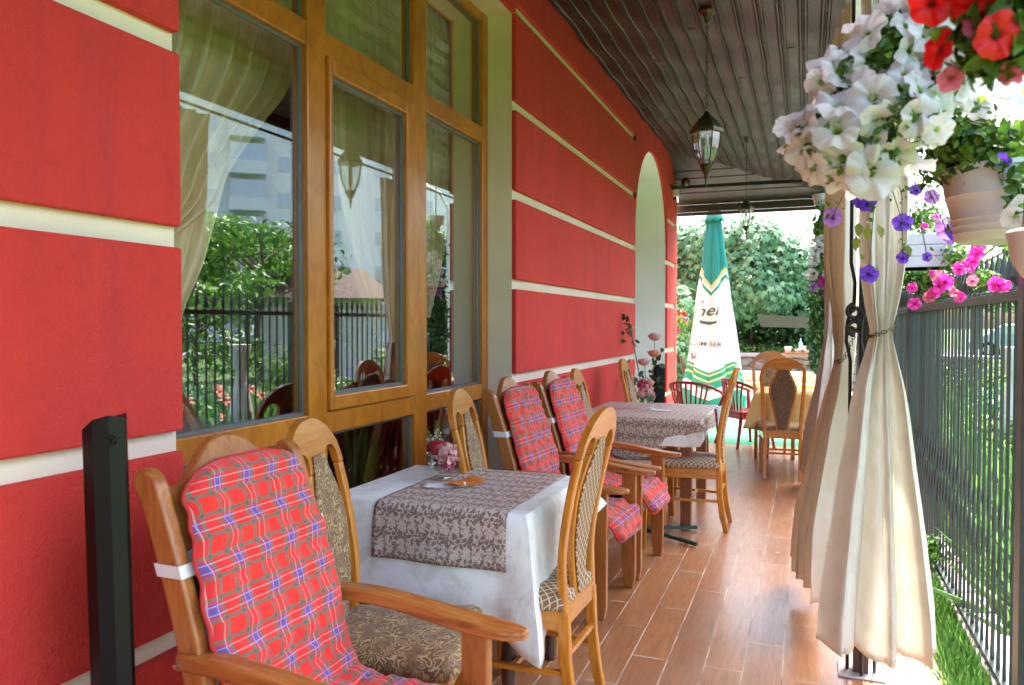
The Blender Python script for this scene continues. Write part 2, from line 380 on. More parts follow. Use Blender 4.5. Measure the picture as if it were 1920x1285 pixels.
def scatter(name, mat, tv, tf, P, N, S, parent=None, roll=None, tuv=None, mats=None):
    """numpy instancer: template verts tv (n,3) (z = face normal, y = tip), at points P, normals N, sizes S -> ONE mesh"""
    tv = np.array(tv, float); K = len(P); P = np.array(P); N = np.array(N, float); N /= np.linalg.norm(N, axis=1)[:, None] + 1e-9; S = np.array(S)
    rd = rng.normal(size=(K, 3)) if roll is None else np.array(roll, float)
    T = rd - (rd*N).sum(1)[:, None]*N; T /= np.linalg.norm(T, axis=1)[:, None] + 1e-9; B = np.cross(T, N)
    vs = P[:, None, :] + S[:, None, None]*(tv[None, :, 0:1]*B[:, None, :] + tv[None, :, 1:2]*T[:, None, :] + tv[None, :, 2:3]*N[:, None, :])
    nv = len(tv); nf = len(tf); L = len(tf[0])
    F = (np.array(tf)[None] + (np.arange(K)*nv)[:, None, None]).reshape(-1)
    me = bpy.data.meshes.new(name); me.vertices.add(K*nv); me.vertices.foreach_set('co', vs.reshape(-1)); me.loops.add(len(F)); me.loops.foreach_set('vertex_index', F.astype(np.int32))
    me.polygons.add(K*nf); me.polygons.foreach_set('loop_start', np.arange(0, K*nf*L, L, dtype=np.int32)); me.polygons.foreach_set('loop_total', np.full(K*nf, L, dtype=np.int32))
    uvl = me.uv_layers.new(name='UVMap'); r = rng.random(K); uu = np.empty((K, nf*L, 2)); uu[:, :, 0] = r[:, None]; uu[:, :, 1] = tv[np.array(tf).reshape(-1), 1][None]; uvl.data.foreach_set('uv', uu.reshape(-1))
    me.update(calc_edges=True); me.validate(); me.materials.append(mat)
    o = bpy.data.objects.new(name, me); col.objects.link(o)
    if parent is not None: o.parent = parent
    return o
LEAFV = [(0, 0, 0), (.28, .35, .08), (.2, .75, .05), (0, 1, -.1), (-.2, .75, .05), (-.28, .35, .08)]; LEAFF = [(0, 1, 2, 3), (0, 3, 4, 5)]
def mapleleaf():
    vs = [(0, .12, .04)]; 
    for k, (a, r) in enumerate([(-150, .25), (-115, .52), (-80, .36), (-50, .78), (-24, .45), (0, 1.0), (24, .45), (50, .78), (80, .36), (115, .52), (150, .25)]):
        vs.append((math.sin(R(a))*r, .12 + math.cos(R(a))*r, -.14*r))
    return vs, [(0, i, i+1) for i in range(1, 11)]
def clump_pts(c, r, n, squash=1.0, surf=.55):
    d = rng.normal(size=(n, 3)); d /= np.linalg.norm(d, axis=1)[:, None]; q = surf + (1-surf)*rng.random(n)
    p = d*q[:, None]*np.array([r, r, r*squash]) + np.array(c); return p, d

# ================================================================ THE SETTING
WX = -1.70        # face of the red render
WB = -1.73        # cream wall behind it
GX = -1.89        # window frame face
def struct(o): o['kind'] = 'structure'; return o
struct(MB().box(-1.75, .34, -3.5, 9.30, -.25, 0).build('floor', FLOOR))
struct(MB().box(.34, .525, -3.5, 9.30, -.25, -.004).build('floor_edge', PINKC))
m = M('pale_paving', .8); x, y, z, o = m.obj(); PAVE = m.color(m.mix(m.noise(o, 4, 5), (.42, .40, .37), (.33, .31, .29))).m
struct(MB().box(-6.0, 3.4, 9.30, 14.2, -.3, -.012).build('paving', PAVE)); struct(MB().box(-1.35, .30, 9.32, 11.1, -.012, -.004).build('carpet', CARPET))
g = MB(); g.grid(lambda a, b: (lerp(-300, 300, a), lerp(-300, 300, b), -.10), 60, 60, lambda a, b: (a*600, b*600)); struct(g.build('ground', LAWN))
a0 = Vector((18, 20, 0)); 
g = MB(); dr = Vector((-.78, .62, 0)); nr = Vector((.62, .78, 0)); cc = Vector((20, 36, 0))
g.add([cc + dr*s*120 + nr*t*4 + Vector((0, 0, -.06)) for s, t in ((-1, -1), (1, -1), (1, 1), (-1, 1))], [(0, 3, 2, 1)])
struct(fixn(g.build('road', ASPH)))

# ---------------------------------------------------------------- building
bl = thing('restaurant_building', 'red rendered building with cream grooves, wood framed window, arched niche and brown slatted porch ceiling', 'building')
ZB = [.515, 1.092, 1.685, 2.245, 2.80, 3.385]; GH = .062     # tops of the grooves
ARCH = (8.10, 10.10)                                       # arched opening, sill to floor
WIN = (1.75, 4.508, 3.34)
def wallbox(x0, x1, y0, y1, z0, z1): return MB().box(x0, x1, y0, y1, z0, z1)
# cream core wall with window opening and arched opening
cw = MB(); cw.box(-2.15, WB, -3.5, WIN[0], -.1, 6.5); cw.box(-2.15, WB, WIN[1], ARCH[0], -.1, 6.5); cw.box(-2.15, WB, ARCH[1], 10.85, -.1, 6.5)
cw.box(-2.15, WB, WIN[0], WIN[1], WIN[2], 6.5)
cw.build('wall', CREAM, bl); MB().box(-2.152, WB+.002, 10.088, 10.0995, -.02, 2.45).build('niche_side', GREYP, bl)
ya, yb = ARCH; ym = (ya+yb)/2; hw = (yb-ya)/2; spring = 3.42 - hw*1.0
def arch_z(y): return spring + hw*math.sqrt(max(0, 1-((y-ym)/hw)**2))
N = 40
def arch_piece(x0, x1, zt, name, mat, y0=ya, y1=yb):
    p = MB(); ys = [lerp(y0, y1, (1-math.cos(math.pi*i/N))/2) for i in range(N+1)]; vs = []
    for x in (x0, x1):
        for y in ys: vs += [(x, y, arch_z(y)), (x, y, zt)]
    k = 2*(N+1); fs = []
    for i in range(N):
        fs += [(2*i, 2*i+1, 2*i+3, 2*i+2), (k+2*i, k+2*i+2, k+2*i+3, k+2*i+1), (2*i, 2*i+2, k+2*i+2, k+2*i), (2*i+1, k+2*i+1, k+2*i+3, 2*i+3)]
    return fixn(p.add(vs, fs).build(name, mat, bl))
arch_piece(-2.15, WB, 6.5, 'arch_head', GREYP)
# back of the niche: pale plaster
nb = MB(); nb.box(-2.40, -2.152, ya-.3, yb+.3, -.1, 3.7); nb.build('niche_back', GREYP, bl)
# red render blocks, 3 cm proud, leaving the horizontal grooves
def panels(y0, y1, zs, archtop=False):
    lo = -.02
    for zt in zs + [6.5]:
        hi = zt - GH if zt < 6 else 6.5
        z0, z1 = lo, hi
        p = MB()
        a, b = y0, y1
        p.box(WB - .004, WX, a, b, z0, z1)
        p.build('render_panel', RED, bl, bevel=.006)
        lo = zt
panels(-3.5, WIN[0], ZB); 
# piece above the window
zs_hi = [z for z in ZB if z < 3.2]
panels(WIN[1], ARCH[0], zs_hi + [3.40])
MB().box(WB-.004, WX-.002, WIN[0], WIN[1], WIN[2], 6.5).build('render_panel', RED, bl)
arch_piece(WB-.004, WX-.001, 6.5, 'render_panel', RED)
panels(ARCH[1], 10.88, zs_hi)
MB().box(-2.15, -1.7, 10.86, 10.88, -.05, 6.5).build('wall_end', CREAM, bl)
MB().box(-6.2, -2.15, 10.6, 10.88, -.1, 6.5).build('wall', RED, bl)
MB().box(-6.2, -1.7, -3.7, -3.5, -.1, 6.5).build('wall', CREAM, bl)
MB().box(-6.2, -6.0, -3.5, 10.6, -.1, 6.5).build('inner_wall', plain('inner_plaster', (.40, .36, .26), .9), bl)
MB().box(-6.0, -2.15, -3.5, 10.6, 3.6, 3.7).build('inner_ceiling', plain('inner_ceiling_paint', (.3, .28, .22), .9), bl)
MB().box(-6.0, -2.15, -3.5, 10.6, -.1, 0.0).build('inner_floor', plain('inner_floor_tile', (.12, .10, .09), .35), bl)
MB().box(-6.2, -1.7, -3.7, 10.88, 6.5, 6.6).build('roof', BROWN, bl)
# ---- window: frame, sash, panes
fr = thing('window', None, None); fr.parent = bl
def bar(y0, y1, z0, z1, x0=GX-.075, x1=GX, m=WOOD_F, name='frame', par=fr, bev=.006): return MB().box(x0, x1, y0, y1, z0, z1).build(name, m, par, bevel=bev)
Y0, Y1 = WIN[0], WIN[1]; m1, m2, m3, m4 = 2.623, 2.751, 3.530, 3.664
bar(Y0, Y0+.085, 0, WIN[2]); bar(m1, m2, 0, WIN[2]); bar(m3, m4, 0, WIN[2]); bar(Y1-.085, Y1, 0, WIN[2])
for a, b in ((Y0+.085, m1), (m2, m3), (m4, Y1-.085)):
    bar(a, b, .935, 1.03, x1=GX-.004); bar(a, b, 2.53, 2.63, x1=GX-.004); bar(a, b, 0, .10, x1=GX-.004); bar(a, b, 3.28, WIN[2], x1=GX-.004)
# opening sash in the middle bay
for q in ((m2+.002, m2+.028, 1.032, 2.528), (m3-.11, m3-.002, 1.032, 2.528)): pass
sh = [(m2+.003, m2+.030, 1.034, 2.526), (m3-.108, m3-.003, 1.034, 2.526), (m2+.030, m3-.108, 1.034, 1.10), (m2+.030, m3-.108, 2.455, 2.526)]
for a, b, c, d in sh: bar(a, b, c, d, GX-.06, GX+.018, name='sash', bev=.008)
def pane(a, b, c, d, x=GX-.04): 
    MB().box(x-.004, x, a, b, c, d).build('pane', GLASS, fr)
    gk = MB(); t = .012; X0, X1 = x, x+.012        # grey-blue glazing gasket round each pane
    gk.box(X0, X1, a, a+t, c, d); gk.box(X0, X1, b-t, b, c, d); gk.box(X0, X1, a+t, b-t, c, c+t); gk.box(X0, X1, a+t, b-t, d-t, d)
    gk.build('gasket', GASK, fr)
GASK = plain('glazing_gasket', (.20, .24, .25), .35, Metallic=.5)
bays = ((Y0+.085, m1), (m2, m3), (m4, Y1-.085))
for i, (a, b) in enumerate(bays):
    pane(a, b, .10, .935); pane(a, b, 2.63, 3.28)
    if i == 1: pane(m2+.030, m3-.108, 1.10, 2.455, GX-.02)
    else: pane(a, b, 1.03, 2.53)
MB().box(-2.15, GX-.076, WIN[0], WIN[1], -.05, .06).build('inner_sill', CREAM, fr)
# ---- porch ceiling: slatted metal, falling outwards, hipped at the far end
CX0, CX1, ZW, ZE = WX, .235, 3.67, 3.15
sl = (ZW-ZE)/(CX1-CX0)
YE, sE = 11.0, .69
def wob(x, y): return .011*math.sin(y*2*math.pi/.78 + .35*math.sin(x*2.1)) + .004*math.sin(y*3.1 + x*5)
c = MB(); prof = []
x = CX0
while x < CX1 - .01:          # one slat 0.126 wide: flat, then a raised rib pair at its joint
    prof += [(x, 0), (x+.008, -.010), (x+.016, -.010), (x+.022, .006), (x+.032, .006), (x+.038, -.008), (x+.048, -.008), (x+.054, 0), (x+.12, .002)]; x += .126
prof = [(a, b) for a, b in prof if a < CX1] + [(CX1, 0)]
NY = 190
def cz(x, y): 
    z = ZW - sl*(x-CX0); return min(z, 3.13 + sE*(YE-y)) , z > 3.13 + sE*(YE-y)
vs = []; 
for j in range(NY+1):
    for a, b in prof:
        ymax = YE - (ZW - sl*(a-CX0) - 3.13)/sE; y = lerp(-3.5, ymax, j/NY); vs.append((a, y, ZW - sl*(a-CX0) + b + wob(a, y)))
n = len(prof); fs = [(j*n+i, j*n+i+1, (j+1)*n+i+1, (j+1)*n+i) for j in range(NY) for i in range(n-1)]
c.add(vs, fs).build('porch_ceiling', CEIL, bl, solid=.004)
sm = MB()       # screws and cross joints of the slats
for j, yy in enumerate(np.arange(-2, 10, .62)):
    for k in range(15):
        xx = CX0 + .03 + .126*k; z = ZW - sl*(xx-CX0) - .002 + wob(xx, yy)
        sm.box(xx-.004, xx+.004, yy-.004, yy+.004, z-.010, z-.001)
for k, yy in enumerate((3.9, 5.2, 6.2, 7.4, 8.6)):
    for q in range(3):
        xa = CX0 + .126*((k*2 + q*5) % 13) + .05; y1 = yy + q*.13; z = ZW - sl*(xa+.03-CX0) + wob(xa, y1)
        sm.box(xa, xa+.07, y1-.004, y1+.004, z-.006, z-.001)
sm.build('ceiling_screws', BROWN, bl)['kind'] = 'stuff'
e = MB(); vs = []; prof2 = []
t = 0.0
while t < .52: prof2 += [(t, 0), (t+.012, -.010), (t+.022, -.010), (t+.030, 0)]; t += .115
L = (ZW-3.13)/sE + .1
for s, b in prof2 + [(L, 0)]:
    y = YE - s; z = 3.13 + sE*s + b; xm = min(CX1, CX0 + max(0, (ZW - z)/sl) ); 
    s = min(s, L); vs += [(CX0, YE-s, z), (min(CX1+.02, xm+.25), YE-s, z)]
m_ = len(vs)//2; e.add(vs, [(2*i, 2*i+1, 2*i+3, 2*i+2) for i in range(m_-1)]).build('ceiling_hip', CEIL, bl, solid=.004)
fa = MB(); 
for k in range(4): z0 = 2.925 + .052*k; fa.box(-2.2, .26, YE-.012*(k % 2), YE+.03, z0, z0+.048)
fa.build('fascia', BROWN, bl, bevel=.004)
MB().box(.236, .262, -3.5, YE+.03, 3.04, 3.20).build('fascia', BROWN, bl, bevel=.004)
rf = MB(); rf.add([(-1.7, -3.5, 3.86), (.52, -3.5, 3.23), (.52, YE+.2, 3.23), (-1.7, YE-.6, 3.86), (-1.7, -3.5, 3.80), (.52, -3.5, 3.195), (.52, YE+.2, 3.195), (-1.7, YE-.6, 3.80)], [(0, 1, 2, 3), (4, 7, 6, 5), (0, 4, 5, 1), (1, 5, 6, 2), (2, 6, 7, 3), (3, 7, 4, 0)]).build('porch_roof_light_block', BROWN, bl)  # unseen roof sheet added to block light, overhang sized to shade the floor
tb_ = MB(); tb_.tube([(-1.7, 10.35, 3.22), (.25, 10.35, 3.20)], .028, 4, True); tb_.build('tie_rail', DARKM, bl)
for y in (-.45, 3.33, 7.1, 10.8): MB().box(-1.7, .23, y-.0, y+.0, 0, 0) 

# fittings on the far wall corner
t = thing('junction_box', 'small white cable box on the red wall corner beside the floodlight', 'junction box', (WX, 10.55, 3.24))
MB().box(0, .07, -.06, .06, -.11, .06).build('cover', WHITE, t, bevel=.01); MB().box(-.001, .04, -.02, .02, -.145, -.11).build('cable_gland', DARKM, t)
t = thing('floodlight', 'small black floodlight on a bracket under the porch ceiling', 'floodlight', (WX, 10.3, 3.27))
MB().tube([(0, 0, -.03), (.10, 0, -.05), (.17, 0, -.02)], .012).build('bracket', DARKM, t)
q = MB(); q.lathe([(.02, .09), (.05, .06), (.058, 0), (.052, -.01)], 16); h = q.build('housing', DARKM, t, smooth=40); h.location = (.2, 0, 0); h.rotation_euler = (R(80), R(15), 0)
q = MB(); q.lathe([(.0, 0), (.045, 0), (.045, -.012), (.0, -.014)], 16, cap=False); h2 = q.build('lens', GREYP, h, smooth=40)

# ---------------------------------------------------------------- fence
def picket_mb(h=1.60):
    p = MB(); vs = []; zs = [0.03] + [.30 + .06*i for i in range(9)] + [1.40, h-.09]
    for k, z in enumerate(zs):
        tw = interp([(.40, 0), (.74, math.pi)], z); r = .0076
        for q in range(4):
            an = tw + math.pi/4 + q*math.pi/2; vs.append((r*math.cos(an)*1.414*.8, r*math.sin(an)*1.414*.8, z))
    n = len(zs); fs = [(i*4+q, i*4+(q+1) % 4, (i+1)*4+(q+1) % 4, (i+1)*4+q) for i in range(n-1) for q in range(4)]
    p.add(vs, fs + [(3, 2, 1, 0)]); p.lathe([(.008, h-.09), (.020, h-.072), (.008, h-.058), (.011, h-.048), (.019, h-.025), (.001, h+.090)], 6); return p
fe = thing('iron_fence', 'dark grey iron fence with twisted bars and spear tips between the porch and the garden', 'fence', (.71, 0, 0))
pk = picket_mb().build('picket', FENCEM, fe); first = True
npk = 0
for k in range(100):
    y = 2.05 + .1*k + .004
    if min((y - 6.1) % 3.0, 3 - (y - 6.1) % 3.0) < .055: continue
    o = pk if first else pk.copy()
    if not first: col.objects.link(o); o.parent = fe
    first = False; o.location = (0, y, 0); o.rotation_euler = (0, 0, random.uniform(-.3, .3))
MB().box(-.022, -.012, 2.0, 12.2, 1.485, 1.522).build('rail', FENCEM, fe, bevel=.002); MB().box(.012, .022, 2.0, 12.2, 1.485, 1.522).build('rail', FENCEM, fe)
MB().box(-.02, .02, 2.0, 12.2, .03, .055).build('rail', FENCEM, fe)
for y in (3.02, 6.1, 9.1, 12.1): 
    q = MB(); q.box(-.04, .04, y-.04, y+.04, -.05, 1.62); q.lathe([(.0, 1.62), (.032, 1.63), (.02, 1.65), (.0, 1.70)], 10, (0, y, 0), cap=False); q.build('post', FENCEM, fe, bevel=.004)
MB().box(-.035, .14, 2.0, 12.2, -.14, .03).build('kerb', KERBM, fe, bevel=.008)

# ---------------------------------------------------------------- wrought iron posts of the porch
def iron_post(y, label, x=.215):
    t = thing('wrought_iron_post', label, 'post', (x, y, 0), 0, 'wrought iron posts holding the porch roof')
    q = MB(); q.box(-.02, .02, -.02, .02, .06, 3.14); q.build('main_bar', DARKM, t, bevel=.003)
    def rod(dx, dy):
        q = MB(); pts = []
        for k in range(41):
            z = .008 + k*.078; b = 0
            if 1.28 < z < 1.62: b = math.sin((z-1.28)/.34*math.pi*2)*.03
            pts.append((dx*(1 + 0*b) + (b if dx > 0 else -b)*.6, dy, z))
        return q.tube(pts, .0075, 6)
    for dx, dy in ((-.05, 0), (.05, 0), (0, .05), (0, -.05)): rod(dx, dy).build('rod', DARKM, t, smooth=60)
    for s, z0 in ((1, 1.45), (-1, 1.39)):
        pts = []
        for k in range(26):
            a = k/25*2.6*math.pi; r = .036*(1-k/25*.75); pts.append((-.035 + r*math.cos(a+math.pi*.5)*.9 - .0, -.03, z0 + s*r*math.sin(a+math.pi*.5)*.9 - s*.0))
        MB().tube(pts, .009, 8).build('scroll', DARKM, t, smooth=60)
    q = MB(); q.box(-.085, .085, -.075, .075, .0, .008); q.build('base_plate', KERBM, t, bevel=.003)
    q = MB(); q.box(-.028, .028, -.028, .028, .008, .36); q.build('base_block', BROWN, t, bevel=.004)
    return t
iron_post(3.36, 'wrought iron post with scrolls behind the nearest cream curtain'); iron_post(7.15, 'second wrought iron post, behind the tied tan curtain'); iron_post(10.75, 'farthest wrought iron post at the end of the porch roof')
iron_post(-.45, 'wrought iron post behind the viewer at the near end of the porch')

# ================================================================ CHAIRS
def xb(z): return sinterp([(.30, -.205), (.43, -.20), (.60, -.195), (.80, -.225), (1.0, -.272), (1.13, -.305)], z)
def yo(z):
    if z < .96: return sinterp([(.40, .168), (.6, .180), (.8, .192), (.96, .195)], z)
    return .195*math.sqrt(max(0, 1-((z-.96)/.15)**2))
def ys(z): return sinterp([(.42, .056), (.50, .062), (.584, .078), (.695, .103), (.79, .120), (.86, .112), (.93, .082), (.985, .060), (1.03, .058)], z)
def make_dining():
    t = thing('dining_chair', 'x', 'chair', (0, 0, 0), 0, 'arched wooden dining chairs')
    ZO, DO = .965, .052
    f = MB(); th = .026
    zs = [.40 + .03*i for i in range(19)] + [.95, .965, .978, .990, 1.0, 1.008, 1.014, 1.0169]
    def opn(z):
        a, b = ys(z), yo(min(z, .96)) - .034
        if z <= ZO: return a, b
        c, h = (a+b)/2, (b-a)/2*math.sqrt(max(0, 1-((z-ZO)/DO)**2)); return c-h, c+h
    lo_ = [z for z in zs if z < .945] + [.9485]; hi_ = [.95] + [z for z in zs if z > .951]
    for sg in (-1, 1):
        q = MB(); q.plate([(z, min(sg*yo(z), sg*opn(z)[1]), max(sg*yo(z), sg*opn(z)[1])) for z in lo_], xb, th); q.build('stile', WOOD, t, smooth=45, bevel=.006, segs=3)
    f = MB(); f.plate([(z, -yo(z), -opn(z)[1]) for z in hi_], xb, th); f.plate([(z, opn(z)[1], yo(z)) for z in hi_], xb, th); f.plate([(z, -opn(z)[0], opn(z)[0]) for z in hi_], xb, th)
    f.plate([(z, -yo(z), yo(z)) for z in [1.0169, 1.03, 1.045, 1.06, 1.07, 1.08, 1.09, 1.098, 1.104, 1.108, 1.11]], xb, th)
    import bmesh as _b
    o_ = f.build('crest', WOOD_C, t, smooth=45, bevel=.006, segs=3); bm = _b.new(); bm.from_mesh(o_.data); _b.ops.remove_doubles(bm, verts=bm.verts, dist=.0004); bm.to_mesh(o_.data); bm.free()
    s = MB(); s.plate([(z, -opn(z)[0], opn(z)[0]) for z in lo_], lambda z: xb(z)+.001, th-.002); sp = s.build('splat', WOOD, t, smooth=45, bevel=.005)
    u = MB(); zz = [.45 + .025*i for i in range(23)]
    u.plate([(z, -(ys(z)-.017), ys(z)-.017) for z in zz], lambda z: xb(z)-.007, .007, 1); u.build('back_upholstery', BROC_D, sp, smooth=60, bevel=.003)
    u = MB(); u.plate([(z, -(ys(z)-.017), ys(z)-.017) for z in zz], lambda z: xb(z)+th, .009, 1); u.build('front_upholstery', BROC, sp, smooth=60, bevel=.004)
    # seat
    def outl(f, r0=.175, r1=.225, xa=-.19, xc=.235):
        if f < -.02: k_ = 1 + (f+.02)/.20; return [(.02 + (x-.02)*k_, y*k_) for x, y in outl(-.015)]
        pts = []
        for (cx_, cy_, a0_) in ((xc-.04, r1-.04, 0), (xa+.02, r0-.02, 90), (xa+.02, -r0+.02, 180), (xc-.04, -r1+.04, 270)):
            rr = .04 if cx_ > 0 else .02
            for k in range(5): a = R(a0_ + 90*k/4); pts.append((cx_ + (rr+f)*math.cos(a), cy_ + (rr+f)*math.sin(a)))
        return pts
    q = MB(); vs = []; us = []
    lev = [(0, .425), (.006, .435), (.008, .455), (0, .472), (-.02, .482), (-.07, .490), (-.12, .494), (-.155, .4955)]
    for d, z in lev:
        for x, y in outl(d): r_ = math.hypot(x-.02, y) + 1e-6; vs.append((x, y, z)); us.append((x + .5 + (x-.02)/r_*(.495-z), y + y/r_*(.495-z)))
    n = 20; fs = [(j*n+i, j*n+(i+1) % n, (j+1)*n+(i+1) % n, (j+1)*n+i) for j in range(len(lev)-1) for i in range(n)]
    vs.append((.02, 0, .496)); us.append((.52, 0)); cI = len(vs)-1; b_ = (len(lev)-1)*n
    fs += [(b_+i, b_+(i+1) % n, cI) for i in range(n)] + [tuple(range(n))[::-1]]
    fixn(q.add(vs, fs, us).build('seat', BROC, t, smooth=80))
    q = MB(); q.prism([(-.175, -.165), (.20, -.20), (.20, -.178), (-.175, -.143)], 'z', .355, .428); q.prism([(-.175, .143), (.20, .178), (.20, .20), (-.175, .165)], 'z', .355, .428)
    q.box(.182, .205, -.178, .178, .355, .428); q.box(-.20, -.175, -.14, .14, .37, .44); fixn(q.build('seat_frame', WOOD_XO, t, bevel=.004))
    for s in (-1, 1):
        q = MB(); vs = []
        zs2 = [(0, .022, .024), (.10, .025, .028), (.3, .033, .034), (.352, .036, .036), (.425, .036, .036)]
        q.prism([(0, 0)]*0 or [(.160, 0), (.205, 0), (.212, .2), (.215, .42), (.168, .42), (.170, .2)], 'y', s*.165, s*.202); fixn(q.build('leg', WOOD, t, bevel=.005))
        q = MB(); pr_ = [(-.205, .42), (-.167, .42), (-.172, .25), (-.192, .10), (-.222, 0), (-.252, 0), (-.228, .12), (-.212, .25)]
        q.prism(pr_, 'y', s*.136, s*.166); fixn(q.build('leg', WOOD, t, bevel=.005))
        q = MB(); q.tube([(-.195, s*.15, .205), (.185, s*.182, .205)], .013, 4, True); q.build('stretcher', WOOD_XO, t)
    MB().tube([(0.0, -.165, .205), (0, .165, .205)], .012, 4, True).build('stretcher', WOOD_XO, t)
    MB().tube([(-.195, -.15, .27), (-.195, .15, .27)], .012, 4, True).build('stretcher', WOOD_XO, t)
    return t
d0 = make_dining()
D = []
def put(x, y, facing, label, swap=None):
    global d0
    if not D: d0.location = (x, y, 0); d0.rotation_euler = (0, 0, R(facing)); d0['label'] = label; D.append(d0); return d0
    o = dup(d0, (x, y, 0), R(facing), label, swap); D.append(o); return o
put(-1.165, 2.04, 13, 'dining chair with gold brocade seat, between the nearest plaid armchair and the white table')
put(-1.20, 3.21, 9, 'dining chair standing against the window just behind the pink vase of the white table')
put(-1.15, 4.93, 5, 'dining chair against the red wall between the last plaid armchair and the brown table')
put(-1.19, 6.50, 2, 'dining chair by the roses at the far end of the brown table')
SW = {BROC: LATT, BROC_D: LATT}
put(-.945, 2.65, 178, 'dining chair with diamond lattice back, pulled up to the near white table from the walkway', SW)
put(-.73, 5.47, 180, 'dining chair with diamond lattice seat standing at the brown table, its side to the viewer', SW)
put(-.205, 7.52, 93, 'dining chair in the walkway, its back to the viewer, at the yellow table')
put(-.33, 8.62, -82, 'dining chair beyond the yellow table, facing the viewer behind another chair', None)

def xp(z): return sinterp([(.35, -.165), (.5, -.178), (.66, -.205), (.85, -.262), (1.06, -.335), (1.14, -.36)], z)
def make_arm():
    t = thing('armchair', 'x', 'armchair', (0, 0, 0), 0, 'wooden armchairs with tartan cushions')
    for s in (-1, 1):
        q = MB(); zs = [.35, .42, .5, .6, .7, .8, .9, .98, 1.03]
        fr_ = [(xp(z)+.033, z) for z in zs] + [(xp(1.05)+.026, 1.055), (xp(1.06)+.004, 1.072), (xp(1.06)-.022, 1.07), (xp(1.05)-.042, 1.045)]
        bk = [(xp(z)-.033, z) for z in zs[::-1]][1:] + [(-.225, .2), (-.275, .0), (-.235, 0), (-.165, .2)]
        q.prism(fr_ + bk, 'y', s*.222, s*.258); fixn(q.build('back_post', WOOD_B, t, smooth=50, bevel=.007, segs=3))
        q = MB(); q.prism([(.235, 0), (.285, 0), (.295, .06), (.298, .635), (.222, .635), (.222, .09), (.232, .05)], 'y', s*.228, s*.262); fixn(q.build('leg', WOOD_B, t, bevel=.005))
        q = MB(); n = 16; vs = []          # arm rest: bowed board with a rounded nose
        for k in range(n+1):
            a = k/n; x = lerp(-.235, .40, a); z = .640 + .014*math.sin(a*math.pi*1.6+.3) - .016*a + .008; wd = sinterp([(0, .026), (.45, .030), (.8, .040), (.93, .038), (1, .016)], a); tk = sinterp([(0, .019), (.7, .017), (1, .010)], a)
            cy_ = s*(.245 + .012*math.sin(a*math.pi))
            vs += [(x, cy_-wd, z-tk), (x, cy_+wd, z-tk), (x, cy_+wd, z+tk), (x, cy_-wd, z+tk)]
        fs = [(k*4+i, k*4+(i+1) % 4, (k+1)*4+(i+1) % 4, (k+1)*4+i) for k in range(n) for i in range(4)] + [(3, 2, 1, 0), (n*4, n*4+1, n*4+2, n*4+3)]
        a_ = fixn(q.add(vs, fs).build('arm_rest', WOOD_X, t, smooth=50, bevel=.006, segs=3))
        MB().tube([(-.228, s*.268, .648), (-.228, s*.277, .648)], .006, 8).build('screw', STEEL, a_)
        q = MB(); q.box(-.19, .23, s*.232, s*.252, .33, .41); fixn(q.build('seat_rail', WOOD_B, t, bevel=.004))
    q = MB(); ztop = lambda y: 1.025 + .095*math.exp(-(abs(y)/.118)**2.6) - .010*math.exp(-((abs(y)-.17)/.03)**2)
    ny = 24; vs = []
    for k in range(ny+1):
        y = lerp(-.222, .222, k/ny); zt, zb = ztop(y), .88
        for z in (zb, .95, zt): vs += [(xp(z)-.014, y, z), (xp(z)+.014, y, z)]
    fs = []
    for k in range(ny):
        b = k*6; c_ = b+6
        for r in (0, 2): fs += [(b+r, c_+r, c_+r+2, b+r+2), (b+r+1, b+r+3, c_+r+3, c_+r+1)]
        fs += [(b+4, c_+4, c_+5, b+5), (b, b+1, c_+1, c_)]
    fs += [(0, 2, 3, 1), (2, 4, 5, 3), (ny*6, ny*6+1, ny*6+3, ny*6+2), (ny*6+2, ny*6+3, ny*6+5, ny*6+4)]
    fixn(q.add(vs, fs).build('crest_rail', WOOD_B, t, smooth=40, bevel=.005))
    for k in range(4):
        y = -.15 + .1*k; q = MB(); q.plate([(z, y-.025, y+.025) for z in (.42, .55, .7, .8, .89)], lambda z: xp(z)-.008, .016); q.build('back_slat', WOOD_B, t)
    MB().box(-.19, -.16, -.225, .225, .36, .43).build('seat_rail', WOOD_B, t); MB().box(.225, .25, -.23, .23, .33, .405).build('seat_rail', WOOD_B, t)
    MB().box(-.16, .24, -.22, .22, .405, .420).build('seat_board', WOOD_B, t)
    MB().box(-.03, .0, -.225, .225, .14, .17).build('stretcher', WOOD_B, t)
    return t
a0_ = make_arm(); 
